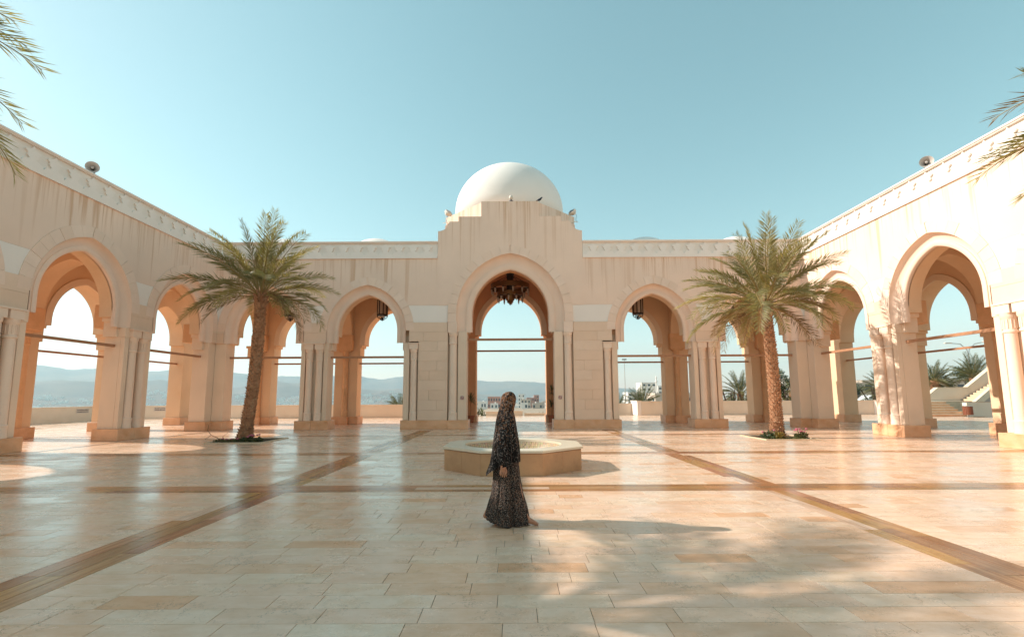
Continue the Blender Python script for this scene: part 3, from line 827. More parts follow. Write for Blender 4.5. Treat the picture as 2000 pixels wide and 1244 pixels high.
# ------------------------------------------------------------------ fountain
FT=tag(empty('fountain',(.13,11.20,0),R(-1.2)),'low octagonal stone fountain with round mosaic basin, behind the walking person','fountain')
def fountain():
    ap=1.47; r=ap/math.cos(math.pi/8); pts=[(r*math.cos(math.pi/8+k*math.pi/4),r*math.sin(math.pi/8+k*math.pi/4)) for k in range(8)]
    core=[(x*.985,y*.985) for x,y in pts]
    def wallcore():
        n=48; vs=[];fs=[]
        for z in (0,.44):
            vs += [(x,y,z) for x,y in core]
        m=MB().add(vs,[(k,(k+1)%8,8+(k+1)%8,8+k) for k in range(8)]); return m
    part('body',None,wallcore,'panel',FT)
    for k in range(8):                               # two facing slabs on each side
        a=Vector((*pts[k],0)); b=Vector((*pts[(k+1)%8],0)); mid=(a+b)/2; d=(b-a).normalized(); L=(b-a).length
        an=math.atan2(d.y,d.x)
        split=(.5,.38,.5,.62)[k%4]
        for (u,v) in ((0,split),(split,1)):
            part('facing_slab',None,box(-L/2+L*u+.002,-L/2+L*v-.002,0,.02,0.0,.428,.003),'panel',FT,(mid.x,mid.y,0),an)
    def rim():
        n=48; rb=1.09; ro=(ap+.035)/math.cos(math.pi/8); outer=[]; inner=[]
        for k in range(n):
            t=2*math.pi*k/n
            t8=((t+math.pi/8)%(math.pi/4))-math.pi/8; d=(ap+.035)/math.cos(t8)
            outer.append((d*math.cos(t),d*math.sin(t))); inner.append((rb*math.cos(t),rb*math.sin(t)))
        # make sure that the corners are hit: n is a multiple of 16
        vs=[(x,y,.445) for x,y in outer]+[(x,y,.49) for x,y in outer]+[(x,y,.49) for x,y in inner]+[(x,y,.43) for x,y in inner]
        fs=[]
        for j in range(4):
            for k in range(n): fs.append((j*n+k,j*n+(k+1)%n,((j+1)%4)*n+(k+1)%n,((j+1)%4)*n+k))
        return MB().add(vs,fs)
    part('rim',None,rim,'rim',FT)
    part('basin',None,lambda: MB().lathe([(1.075,.44),(1.05,.30),(.95,.12),(.75,.05),(.01,.04)],64,cap=False),'mosaic',FT,smooth=True)
    part('nozzle',None,lambda: MB().lathe([(.05,.03),(.05,.10),(.025,.12),(.025,.17),(.02,.18)],14),'bronze',FT)
fountain()

# ------------------------------------------------------------------ palms
def frond_mesh(name, L, droop, seed, mat, dens=72, lw=.032, ll=.64, dead=False):
    r2=random.Random(seed); m=MB(); n=18; P=[]; x=z=0.0; yb=0
    side=r2.uniform(-.16,.16)
    pts=[]; tang=[]
    for i in range(n+1):
        t=i/n; ph=-droop*t**1.7; x_=math.cos(ph); z_=math.sin(ph)
        pts.append(Vector((x,side*t*t*L*.5,z))); tang.append(Vector((x_,side*t,z_)).normalized()); x+=x_*L/n; z+=z_*L/n
    rad=[.022*(1-.85*(i/n))+.003 for i in range(n+1)]
    m.tube(pts,rad,5)
    nf=len(m.f)
    for sgn in (1,-1):
        for k in range(dens):
            t=.16+.84*(k+r2.uniform(-.35,.35))/dens; t=min(.995,max(.12,t)); q=t*n; i=min(n-1,int(q)); f=q-i
            p=pts[i].lerp(pts[i+1],f); T=tang[i].lerp(tang[i+1],f).normalized()
            S=T.cross(Vector((0,0,1))); S=S.normalized()*sgn; U=S.cross(T)*sgn; 
            if U.z<0: U=-U
            l=ll*(math.sin(min(1,(t-.05)/.42)*math.pi/2))*(1-.62*max(0,(t-.5)/.5)**1.4)*r2.uniform(.82,1.12)
            fa=R(r2.uniform(40,60) - 22*max(0,t-.6)); up=R(r2.uniform(0,38))
            if dead: up=R(r2.uniform(-50,0)); l*=.75
            D=(T*math.cos(fa)+ (S*math.cos(up)+U*math.sin(up))*math.sin(fa)).normalized()
            sag=Vector((0,0,-l*l*r2.uniform(.15,.55)))
            W=D.cross(U).normalized() if D.cross(U).length>1e-4 else T
            W=(T*.7+W*.3*r2.uniform(-1,1)).normalized()*lw*.5*r2.uniform(.8,1.25)
            mid=p+D*l*.45+sag*.25; tip=p+D*l+sag
            b=len(m.v); m.v += [tuple(p),tuple(mid+W),tuple(tip),tuple(mid-W)]; m.f += [(b,b+1,b+2),(b,b+2,b+3)]
    me=bpy.data.meshes.new(name); me.from_pydata(m.v,[],m.f); me.materials.append(MT[mat]); me.materials.append(MT['rachis'])
    mi=[1]*nf+[0]*(len(m.f)-nf); me.polygons.foreach_set('material_index',mi); return me
FM=[frond_mesh('frond',3.3,d,20+i,'frond') for i,d in enumerate((.35,.5,.7,.85,1.0,1.1,1.25,1.4))]
FMO=[frond_mesh('frond',3.1,d,60+i,'frond_old',44) for i,d in enumerate((1.1,1.35))]
FMD=[frond_mesh('frond',2.2,1.6,80,'frond_old',36,.02,.30,True)]
def trunk_mesh(base, top, r0, r1, seed, bend=.0):
    r2=random.Random(seed); m=MB(); n=34; B=Vector(base); T=Vector(top); pts=[];rad=[]
    for i in range(n+1):
        t=i/n; p=B.lerp(T,t); p.x+=bend*math.sin(t*math.pi); pts.append(p); rad.append((r0+(r1-r0)*min(1,t*1.3))*(1+.35*max(0,1-t*9)))
    m.tube(pts,[r*.93 for r in rad],14)
    H=(T-B).length; rows=int(H/.088)
    for j in range(rows):
        t=(j+.5)/rows; q=t*n; i=min(n-1,int(q)); p=pts[i].lerp(pts[i+1],q-i); r=rad[i]
        nb=9
        top_zone=t>.90
        for k in range(nb):
            a=2*math.pi*(k+(.5 if j%2 else 0)+r2.uniform(-.14,.14))/nb; c,s=math.cos(a),math.sin(a)
            O=Vector((c,s,0)); S=Vector((-s,c,0)); w=r*math.pi/nb*1.15*r2.uniform(.8,1.1); h=.075*r2.uniform(.8,1.3)
            out=r*.93+ (.028+.035*r2.random())*(2.0 if top_zone else 1); 
            hz=h*(2.6 if top_zone else 1)
            a0=p+O*(r*.88)-S*w; a1=p+O*(r*.88)+S*w
            b0=p+O*out-S*w*.55+Vector((0,0,hz)); b1=p+O*out+S*w*.55+Vector((0,0,hz*r2.uniform(.8,1.2)))
            c0=p+O*(r*.88)-S*w*.6+Vector((0,0,hz*.85)); c1=p+O*(r*.88)+S*w*.6+Vector((0,0,hz*.85))
            b=len(m.v); m.v += [tuple(v) for v in (a0-Vector((0,0,.03)),a1-Vector((0,0,.03)),b1,b0,c1,c0)]
            m.f += [(b,b+1,b+2,b+3),(b+3,b+2,b+4,b+5),(b,b+3,b+5),(b+1,b+4,b+2)]
    return m
def palm(name, base, top, label, cat, group, seed, nf=46, sc=1.0, r0=.27, r1=.225, bend=0, old=4, dead=2, spec=None):
    r2=random.Random(seed); rt=tag(empty(name,base),label,cat,group)
    tp=Vector(top)-Vector(base)
    part('trunk',None,lambda: trunk_mesh((0,0,0),tp,r0,r1,seed,bend),'bark',rt)
    def fr(me,az,el,roll,s,kz=0):
        q=Matrix.Rotation(az,4,'Z')@Matrix.Rotation(-el,4,'Y')@Matrix.Rotation(roll,4,'X')
        p=tp+Vector((math.cos(az)*.10,math.sin(az)*.10,kz)); o=link('frond',me,rt,p,0,q.to_euler(),s)
        return o
    ga=2.39996
    for i in range(nf):
        t=i/(nf-1); az=i*ga+r2.uniform(-.25,.25)
        el=R(86-88*t**.88+r2.uniform(-8,8))
        idx=min(7,max(0,int(t*5.4+r2.uniform(-.3,2.2))))
        fr(FM[idx],az,el,R(r2.uniform(-25,25)),sc*r2.uniform(.86,1.08)*(1.02-.04*t),.12*(1-t))
    for i in range(old): fr(FMO[i%2],r2.uniform(0,6.28),R(r2.uniform(-22,5)),R(r2.uniform(-30,30)),sc*r2.uniform(.8,1.0))
    for i in range(dead): fr(FMD[0],r2.uniform(0,6.28),R(r2.uniform(-45,-10)),0,sc*r2.uniform(.6,.9))
    if spec:
        for (az,el,idx,s) in spec: fr((FM+FMO)[idx],R(az),R(el),0,s)
    # the young yellow heart and a pale flower sheath
    def heart():
        m=MB()
        for k in range(40):
            a=r2.uniform(0,6.28); el=R(r2.uniform(55,88)); l=r2.uniform(.35,.75); d=Vector((math.cos(a)*math.cos(el),math.sin(a)*math.cos(el),math.sin(el)))
            s=d.orthogonal().normalized()*.018; b=len(m.v); p=Vector((math.cos(a)*.05,math.sin(a)*.05,0)); m.v += [tuple(p),tuple(p+d*l*.5+s),tuple(p+d*l),tuple(p+d*l*.5-s)]; m.f += [(b,b+1,b+2,b+3)]
        return m
    if sc>.9:
        part('heart',None,heart,'frond_tip',rt,tp+Vector((-.05,-.25,.75)))
        part('flower_sheath',None,lambda: MB().lathe([(.01,0),(.07,.08),(.10,.22),(.085,.38),(.04,.5),(.005,.56)],10),'opal',rt,tp+Vector((.05,-.42,.55)),rot=(R(18),R(8),0))
    return rt
palm('date_palm',(-9.66,17.85,-.05),(-9.48,18.1,5.4),'date palm in front of the shaded left end of the back arcade','palm','date palms in the courtyard',3,40,.90,.205,.185,bend=.10,old=4,dead=0)
palm('date_palm',(9.80,18.05,-.05),(9.70,18.1,4.95),'date palm in front of the back right arcade, near the sunlit wing','palm','date palms in the courtyard',9,46,.95,.205,.185,bend=.06,old=9,dead=6)
palm('date_palm',(-9.65,4.85,-.05),(-9.6,4.85,6.2),'date palm beside the left wing, only frond tips at the top left edge','palm','date palms in the courtyard',21,34,.80,.205,.185,old=3,dead=0,spec=[(56.5,40.9,6,1.07),(63.7,44.9,4,1.07),(57.7,22.6,6,.98),(52.4,6.9,7,1.04),(68.5,52.7,4,1.12)])
palm('date_palm',(10.1,5.7,-.05),(10.1,5.75,5.3),'date palm beside the right wing, only frond tips at the right edge','palm','date palms in the courtyard',33,34,.78,.205,.185,old=3,dead=1,spec=[(123,23.1,5,.94),(121.1,48.4,9,1.0),(124.5,28.4,5,.82),(122,26,4,.90)])
# the beds at their feet
def leaf_clump(n, rx, ry, h, l, wdt, seed, up=.5, z0=0):
    r2=random.Random(seed); m=MB()
    for k in range(n):
        a=r2.uniform(0,6.28); q=math.sqrt(r2.random()); p=Vector((math.cos(a)*q*rx,math.sin(a)*q*ry,z0+r2.uniform(0,h)*(1-.5*q)))
        d=Vector((r2.gauss(0,1),r2.gauss(0,1),r2.gauss(up,.6))).normalized(); s=d.orthogonal(); s.rotate(Matrix.Rotation(r2.uniform(0,6.28),3,d)); s=s.normalized()*wdt*r2.uniform(.7,1.2); ll=l*r2.uniform(.6,1.2)
        b=len(m.v); m.v += [tuple(p),tuple(p+d*ll*.5+s),tuple(p+d*ll),tuple(p+d*ll*.5-s)]; m.f += [(b,b+1,b+2,b+3)]
    return m
def bed(i, box4, label):
    x0,x1,y0,y1=box4; b=tag(empty('planting_bed',((x0+x1)/2,(y0+y1)/2,0)),label,'planting bed','planting beds'); hx,hy=(x1-x0)/2,(y1-y0)/2
    part('soil',None,box(-hx+.08,hx-.08,-hy+.08,hy-.08,-.2,-.003),'soil',b)
    for a in ((-hx,hx,-hy,-hy+.09),(-hx,hx,hy-.09,hy),(-hx,-hx+.09,-hy+.092,hy-.092),(hx-.09,hx,-hy+.092,hy-.092)):
        part('kerb',None,box(*a,-.1,.032,.006),'kerb',b)
bed(0,BEDS[0],'square planting bed around the palm on the shaded side'); bed(1,BEDS[1],'square planting bed around the palm near the sunlit wing')
bed(2,BEDS[2],'square planting bed outside the left edge of the photo'); bed(3,BEDS[3],'square planting bed outside the right edge of the photo')
def bush(name, loc, rx, ry, h, n, l, wdt, mat, label, cat, group=None, seed=1, flowers=0, twig=False):
    e=tag(empty(name,loc),label,cat,group)
    part('foliage',None,lambda: leaf_clump(n,rx,ry,h,l,wdt,seed),mat,e)
    r2=random.Random(seed+5)
    def stems():
        m=MB()
        for k in range(7 if not twig else 5):
            a=r2.uniform(0,6.28); q=r2.uniform(.2,.9); m.tube([(0,0,-.02),(math.cos(a)*rx*q*.5,math.sin(a)*ry*q*.5,h*.5),(math.cos(a)*rx*q,math.sin(a)*ry*q,h*r2.uniform(.7,1.1))],[.012*h/.3,.008*h/.3,.004*h/.3],5)
        return m
    part('stems',None,stems,'twig',e)
    for k in range(flowers):
        a=r2.uniform(0,6.28); q=math.sqrt(r2.random()); s=.035
        part('flower',('flower',),lambda: MB().lathe([(.008,0),(.035,.015),(.045,.035),(.03,.05),(.005,.055)],8),'petal',e,(math.cos(a)*rx*q,math.sin(a)*ry*q,h*r2.uniform(.75,1.15)))
    return e
bush('flower_bush',(-9.15,17.35,0),.42,.22,.20,420,.10,.022,'shrub','low pink-flowered bush right of the left palm trunk','bush','flower bushes',4,9)
bush('flower_bush',(-9.95,17.2,0),.42,.16,.10,300,.10,.020,'shrub','flat leafy ground plant left of the left palm trunk','bush','flower bushes',5,4)
bush('flower_bush',(10.35,17.5,0),.20,.20,.30,330,.09,.026,'shrub','round bush with pink flowers right of the right palm','bush','flower bushes',6,9)
bush('flower_bush',(9.28,17.6,0),.24,.2,.28,220,.14,.020,'yucca','spiky small plant left of the right palm trunk','bush','flower bushes',7,2)
bush('flower_bush',(9.55,17.45,0),.16,.14,.30,160,.12,.020,'frond_tip','yellow-green seedling clump against the right palm trunk','bush','flower bushes',8,0)
bush('flower_bush',(9.95,17.35,0),.5,.14,.06,260,.08,.018,'shrub','flat dry ground plant in front of the right palm','bush','flower bushes',12,0)
def twigs():
    return MB().tube([(0,0,0),(-.18,0,.16),(-.42,.02,.26),(-.62,0,.12)],[.014,.011,.009,.006],5).tube([(-.42,.02,.26),(-.55,0,.42),(-.52,0,.62)],[.009,.007,.004],5).tube([(.1,0,0),(-.02,.02,.2),(.16,0,.34)],[.010,.008,.004],5)
tag(link('dry_twig', twigs().mesh('dry_twig','twig'),None,(-10.0,17.1,.0)),'bare dark twig lying at the foot of the left palm','twig')

# ------------------------------------------------------------------ chandelier and lanterns
def chandelier():
    e=tag(empty('chandelier',(-.03,27.15,6.74)),'two-tier bronze chandelier hanging in the central gate arch','chandelier')
    z=lambda a:a-6.74
    part('stem',None,lambda: MB().lathe([(.20,z(7.3)),(.20,z(8.45)),(.24,z(8.47)),(.24,z(8.53)),(.16,z(8.56)),(.16,z(8.68)),(.08,z(8.74)),(.03,z(8.8)),(.025,z(9.2))],16),'iron',e,smooth=40)
    for r,z0,z1 in ((1.10,7.62,7.90),(.74,7.20,7.44)):
        rg=part('ring',None,lambda: MB().lathe([(r,z(z0)),(r+.012,z(z0)),(r+.012,z(z0+.03)),(r,z(z0+.035)),(r,z(z1-.035)),(r+.012,z(z1-.03)),(r+.012,z(z1)),(r-.03,z(z1)),(r-.03,z(z0)),(r,z(z0))],48,cap=False),'bronze',e,smooth=30)
        n=12 if r>1 else 10
        for k in range(n):
            a=2*math.pi*(k+.3)/n
            part('lamp_glass',('lampglass',),lambda: MB().lathe([(.03,0),(.058,-.04),(.052,-.16),(.036,-.27),(.016,-.32),(.004,-.36)],10),'opal',rg,(r*.97*math.cos(a),r*.97*math.sin(a),z(z0)),smooth=True)
            part('lamp_cap',('lampcap',),lambda: MB().lathe([(.062,-.05),(.07,-.02),(.04,.02),(.02,.05)],10),'iron',rg,(r*.97*math.cos(a),r*.97*math.sin(a),z(z0)))
        for k in range(6):
            a=2*math.pi*k/6; part('spoke',None,lambda: MB().tube([(.15*math.cos(a),.15*math.sin(a),z(z0+.1)),(r*math.cos(a),r*math.sin(a),z(z0+.1))],.022,6),'iron',rg)
    for k in range(6):
        a=2*math.pi*(k+.5)/6; part('stay_rod',None,lambda: MB().tube([(.2*math.cos(a),.2*math.sin(a),z(8.35)),(1.05*math.cos(a),1.05*math.sin(a),z(7.88))],.018,6),'iron',e)
    part('pendant',None,lambda: MB().lathe([(.28,z(7.28)),(.24,z(7.0)),(.16,z(6.92)),(.20,z(6.88)),(.08,z(6.80)),(.02,z(6.70))],16),'bronze',e,smooth=40)
chandelier()
def lantern_master(loc,label):
    e=tag(empty('hanging_lantern',loc),label,'lantern','lanterns hung in the arcade bays'); H=.80; r=.27
    part('top_cap',None,lambda: MB().lathe([(r+.03,H),(r+.03,H+.05),(.16,H+.16),(.05,H+.22),(.03,H+.26)],8,a0=R(22.5)),'iron',e)
    part('base_ring',None,lambda: MB().lathe([(r+.03,-.05),(r+.03,.02),(r-.02,.03)],8,a0=R(22.5)),'iron',e)
    for k in range(8):
        a=R(22.5+45*k); b=R(22.5+45*(k+1)); 
        part('corner_bar',None,lambda: MB().tube([(r*math.cos(a),r*math.sin(a),0),(r*math.cos(a),r*math.sin(a),H)],.03,6),'iron',e)
        mx,my=(math.cos(a)+math.cos(b))/2*r,(math.sin(a)+math.sin(b))/2*r
        part('pane',None,box(-.075,.075,-.004,.004,.03,H-.02),'opal',e,(mx*.97,my*.97,0),math.atan2(my,mx)+R(90))
    def scroll():
        m=MB().lathe([(.01,-.34),(.05,-.30),(.03,-.26),(.06,-.20),(.05,-.12)],8)
        for k in range(8):
            a=R(45*k); c,s=math.cos(a),math.sin(a); m.tube([((r*q)*c,(r*q)*s,zz) for q,zz in ((1,-.05),(1.02,-.12),(.8,-.19),(.55,-.16),(.5,-.24),(.2,-.30))],.016,5)
        return m
    part('scroll_pendant',None,scroll,'iron',e); part('hanging_rod',None,lambda: MB().tube([(0,0,H+.2),(0,0,7.58-loc[2])],.012,6),'iron',e)
    return e
lm=lantern_master((-7.05,26.2,6.02),'lantern in the bay just left of the domed gate')
for x,lab in ((-12.12,'lantern in the far left bay behind the left palm'),(6.98,'lantern in the bay just right of the domed gate'),(11.95,'lantern in the far right bay behind the right palm')):
    c=copy_tree(lm); c.location=(x,26.2,6.02); c['label']=lab

# ------------------------------------------------------------------ fittings on the roof
def horn(loc, az, label):
    e=tag(empty('horn_loudspeaker',loc,az),label,'loudspeaker','horn loudspeakers on the parapet'); e.scale=(.82,.82,.82)   # opening towards local -y
    part('horn',None,lambda: MB().lathe([(.05,.42),(.055,.36),(.075,.30),(.12,.16),(.20,.04),(.245,0),(.25,-.005),(.235,.0),(.19,.05),(.10,.18),(.05,.30)],28,cap=False),'horn',e,(0,0,.36),smooth=50,rot=(R(-90),0,0))
    part('driver',None,lambda: MB().lathe([(.06,0),(.085,.02),(.085,.13),(.05,.15)],16),'horn_dark',e,(0,.40,.36),smooth=40,rot=(R(-90),0,0))
    part('inner_cone',None,lambda: MB().lathe([(.03,0),(.05,.02),(.03,.2)],12),'horn',e,(0,.02,.36),rot=(R(-90),0,0))
    part('bracket',None,lambda: MB().tube([(0,.30,0),(0,.30,.30)],.018,6).box(-.06,.06,.24,.36,-.02,.01).box(-.09,-.07,.24,.34,.22,.40).box(.07,.09,.24,.34,.22,.40).box(-.09,.09,.24,.34,.2,.22),'horn_dark',e)
horn((-14.62,16.1,9.325),R(38),'grey horn loudspeaker on top of the left wing')
horn((14.62,16.1,9.325),R(-38),'grey horn loudspeaker on top of the right wing')
def flood(loc, az, label):
    e=tag(empty('floodlight',loc,az),label,'floodlight','floodlights beside the dome')
    q=(R(-35),0,0)
    part('housing',None,lambda: MB().box(-.18,.18,-.06,.10,-.13,.13,.02).box(-.12,.12,.10,.17,-.08,.08,.015),'lampwhite',e,(0,0,.58),rot=q)
    part('glass',None,box(-.16,.16,-.066,-.058,-.11,.11),'glass',e,(0,0,.58),rot=q)
    part('stand',None,lambda: MB().tube([(-.20,0,0),(-.20,0,.56)],.012,5).tube([(.20,0,0),(.20,0,.56)],.012,5).tube([(-.20,0,.0),(.20,0,.0)],.014,5).tube([(-.2,-.15,0),(-.2,.2,0)],.014,5).tube([(.2,-.15,0),(.2,.2,0)],.014,5),'lampwhite',e)
    part('cable',None,lambda: MB().tube([(.05,.12,.55),(.12,.2,.4),(.06,.2,.2),(.15,.15,.02),(.3,.1,.01)],.010,5),'horn_dark',e)
flood((-3.16,23.95,10.37),R(55),'floodlight on the left shoulder of the gate block'); flood((3.20,23.95,10.37),R(-55),'floodlight on the right shoulder of the gate block')
e=tag(empty('globe_lamp',(.06,23.72,11.39)),'small globe lamp on the gate top in front of the dome','lamp')
part('base',None,lambda: MB().lathe([(.13,0),(.13,.05),(.07,.08),(.05,.14)],14),'horn_dark',e)
part('globe',None,lambda: MB().lathe([(.05,.14),(.09,.18),(.11,.25),(.09,.33),(.04,.37),(.005,.38)],16),'lampwhite',e,smooth=True)
def bird():
    m=MB(); m.tube([(-.17,0,.09),(-.10,0,.11),(-.02,0,.13),(.06,0,.17),(.10,0,.22),(.13,0,.25),(.16,0,.25),(.19,0,.245)],[.012,.03,.062,.06,.04,.036,.018,.004],8)
    m.tube([(0,.02,.08),(.01,.02,0)],.006,4); m.tube([(0,-.02,.08),(.01,-.02,0)],.006,4); return m
tag(link('bird', bird().mesh('bird','bird',True),None,(1.50,23.75,11.39),R(-10)),'small dark bird perched on the right of the gate top','bird')

# ------------------------------------------------------------------ signs and pots at the gate
def nosmoke(x,label):
    e=tag(empty('no_smoking_sign',(x,23.628,1.49)),label,'sign','no smoking signs')
    part('plate',None,box(-.095,.095,-.006,.0,-.095,.095),'signwhite',e)
    part('red_ring',None,lambda: MB().lathe([(.062,-.003),(.082,-.003),(.082,.003),(.062,.003),(.062,-.003)],28,cap=False),'signred',e,(0,-.010,0),rot=(R(90),0,0))
    part('red_bar',None,box(-.066,.066,-.003,.003,-.009,.009),'signred',e,(0,-.0095,0),rot=(0,R(45),0))
    part('cigarette',None,lambda: MB().box(-.045,.03,-.002,.002,-.016,0).box(.034,.045,-.002,.002,-.016,0).tube([(.04,0,.006),(.036,0,.018),(.044,0,.03)],.003,4),'ink',e,(0,-.008,0))
nosmoke(-2.36,'small no-smoking sign on the pier left of the gate arch'); nosmoke(2.40,'small no-smoking sign on the pier right of the gate arch')
def yucca(loc, tops, label, seed):
    r2=random.Random(seed); e=tag(empty('potted_yucca',loc),label,'potted plant','potted yuccas inside the gate')
    part('pot',None,lambda: MB().lathe([(.17,0),(.21,.28),(.24,.36),(.26,.37),(.26,.42),(.22,.42),(.21,.36),(.01,.36)],20,cap=False),'terracotta',e,smooth=30)
    part('soil',None,lambda: MB().lathe([(.21,.35),(.01,.37)],14,cap=False),'soil',e)
    part('stem',None,lambda: MB().tube([(0,0,.36),(.02,0,.9),(0,0,tops[-1])],[.03,.025,.015],7),'bark',e)
    for tz in tops:
        def head():
            m=MB()
            for k in range(46):
                a=r2.uniform(0,6.28); el=R(r2.uniform(-25,85)); l=r2.uniform(.38,.58); d=Vector((math.cos(a)*math.cos(el),math.sin(a)*math.cos(el),math.sin(el))); s=Vector((-math.sin(a),math.cos(a),0))*.022
                p=Vector((0,0,r2.uniform(-.12,.06))); mid=p+d*l*.5; tip=p+d*l+Vector((0,0,-.08)); b=len(m.v); m.v += [tuple(p-s*.5),tuple(p+s*.5),tuple(mid+s),tuple(tip),tuple(mid-s)]; m.f += [(b,b+1,b+2,b+3,b+4)]
            return m
        part('leaf_head',None,head,'yucca',e,(r2.uniform(-.05,.05),0,tz))
yucca((2.42,29.25,0),(1.0,1.85),'tall potted yucca inside the gate, right side',4); yucca((-2.45,29.25,0),(1.4,),'shorter potted yucca half hidden inside the gate, left side',5)

# ------------------------------------------------------------------ the walking person
def person():
    e=tag(empty('person',(.03,6.2,0)),'person in long brown printed veil and skirt walking barefoot to the right','person')
    V=[];Rd=[];E_=[]
    def add(p,r,par=None):
        V.append(p); Rd.append(r); i=len(V)-1
        if par is not None: E_.append((par,i))
        return i
    pel=add((0.01,0,.88),(.135,.115)); ab=add((.015,0,1.02),(.115,.095),pel); ch=add((.02,0,1.18),(.125,.10),ab); ns=add((.02,0,1.30),(.09,.07),ch)
    nk=add((.035,0,1.375),(.048,.048),ns); hd=add((.05,.005,1.45),(.078,.072),nk); h2=add((.055,.008,1.53),(.082,.076),hd); h3=add((.05,.006,1.585),(.05,.045),h2)
    chin=add((.115,.02,1.425),(.022,.022),hd); nose=add((.142,.03,1.485),(.012,.012),h2); brow=add((.115,.02,1.525),(.03,.03),h2)
    def arm(s):
        sh=add((.02,.115*s,1.285),(.045,.04),ns); 
        el=add((-.03,.200*s,1.04),(.036,.032),sh); wr=add((-.022 if s<0 else .02,.268*s,.765),(.025,.021),el)
        pm=add((-.018 if s<0 else .025,.272*s,.71),(.020,.034),wr)
        return wr,pm
    arms=[arm(-1),arm(1)]
    for s,(wr,pm) in zip((-1,1),arms):
        bx=V[pm][0]; by=V[pm][1]
        for k,(dx,l) in enumerate(((-.034,.055),(-.012,.072),(.011,.076),(.032,.066))):
            a=add((bx+dx*.75,by,.672),(.0095,.0095),pm); b=add((bx+dx+.004,by+.010*s,.672-l*.5),(.0085,.0085),a); add((bx+dx+.010,by+.002*s,.672-l),(.0065,.0065),b)
        t=add((bx+.030,by-.012*s,.705),(.011,.011),pm); t2=add((bx+.046,by-.016*s,.668),(.0095,.0095),t); add((bx+.046,by-.014*s,.638),(.007,.007),t2)
    def leg(y,kx,ax,az,heel,ball,toe):
        hp=add((.01,y,.80),(.085,.08),pel); kn=add((kx,y,.47),(.056,.052),hp); an=add((ax,y,az),(.034,.032),kn)
        add(heel,(.030,.028),an); bl=add(ball,(.026,.038),an)
        for k in range(5):
            f=(k-2)/2; add((toe[0]-abs(f)*.012*(1 if k>0 else .4)-(.02*(f>0)*f),toe[1]+f*.030*(1 if y<0 else -1),toe[2]),(.0095 if k else .013,)*2,bl)
    leg(-.075,.15,.245,.085,(.215,-.075,.032),(.36,-.085,.026),(.415,-.09,.013))
    leg(.065,-.06,-.225,.105,(-.262,.065,.055),(-.10,.04,.028),(-.045,.03,.013))
    me=bpy.data.meshes.new('body'); me.from_pydata(V,E_,[]); me.materials.append(MT['skin'])
    o=link('body',me,e)
    sk=o.modifiers.new('skin','SKIN'); lay=me.skin_vertices[0].data if me.skin_vertices else None
    if lay is None:
        bm=bmesh.new(); bm.from_mesh(me); L=bm.verts.layers.skin.verify()
        bm.to_mesh(me); bm.free(); lay=me.skin_vertices[0].data
    for i,r in enumerate(Rd): lay[i].radius=r
    lay[0].use_root=True
    sk.use_smooth_shade=True
    sb=o.modifiers.new('sub','SUBSURF'); sb.levels=2; sb.render_levels=2
    # garments: rings of (z, left, right, half depth, y centre)
    def garment(rings, hem, ztop, nth, nz, folds, seed, cutface=False, close=True):
        Z=[r[0] for r in rings][::-1]; XL=[r[1] for r in rings][::-1]; XR=[r[2] for r in rings][::-1]; YD=[r[3] for r in rings][::-1]
        vs=[];fs=[]; keep={}
        for j in range(nz+1):
            u=j/nz; u=u**1.15
            for i in range(nth):
                th=2*math.pi*i/nth; z=ztop-u*(ztop-hem(th))
                xl=float(np.interp(z,Z,XL)); xr=float(np.interp(z,Z,XR)); yd=float(np.interp(z,Z,YD))
                c,s=math.cos(th),math.sin(th)
                f=folds(th,z)
                if c<0: f*=.75
                x=(xl+xr)/2+(xr-xl)/2*c*(1+f*.35 if abs(c)>.9 else 1+f*.8); y=yd*s*(1+f)
                vs.append((x,y,z))
        for j in range(nz):
            for i in range(nth):
                i2=(i+1)%nth
                if cutface:
                    th=math.degrees(2*math.pi*(i+.5)/nth); th=th-360 if th>180 else th; z=vs[j*nth+i][2]
                    if 1.395<z<1.565 and abs(th-30)<44*math.sqrt(max(0,1-((z-1.48)/.09)**2)): continue
                fs.append((j*nth+i,j*nth+i2,(j+1)*nth+i2,(j+1)*nth+i))
        if close: fs.append(tuple(range(nth)))
        m=MB().add(vs,fs); return m
    rv=[(1.618,.05,.075,.01),(1.612,.02,.10,.045),(1.595,-.012,.124,.075),(1.565,-.034,.142,.096),(1.53,-.045,.150,.104),(1.47,-.048,.146,.106),(1.41,-.066,.126,.104),
        (1.36,-.082,.118,.118),(1.33,-.090,.126,.155),(1.30,-.100,.135,.195),(1.26,-.108,.142,.222),(1.15,-.124,.158,.235),(1.06,-.138,.172,.255),(.91,-.156,.190,.275),(.72,-.188,.196,.285),(.60,-.236,.21,.28),(.5,-.25,.21,.28)]
    def fold_v(th,z):
        k=max(0,min(1,(1.42-z)/.62)); k2=max(0,min(1,(1.56-z)/.2))
        cr=lambda v,p: (1-abs(math.sin(v)))**p
        w=-.30*cr(3.5*th+.5*math.sin(2*th+.5)+z*.7+.2,2.2)-.16*cr(6.5*th+1.1+z*1.4,2.5)+.03*math.sin(23*th+z*4)+.06
        return k*w+.012*k2*math.sin(13*th+z*9)
    hv=lambda th: .700+.055*math.cos(th)+(-.055 if math.cos(th)<-.4 else 0)*((-math.cos(th)-.4)/.6)+.012*math.sin(5*th)+.030*max(0,-math.sin(th))**2
    part('veil',None,lambda: garment(rv,hv,1.618,150,70,fold_v,1,True),'veil',e,smooth=True)
    rs=[(1.0,-.12,.15,.14),(.80,-.138,.170,.19),(.55,-.146,.196,.205),(.37,-.166,.226,.215),(.22,-.214,.272,.225),(.07,-.252,.300,.235),(0,-.262,.306,.238)]
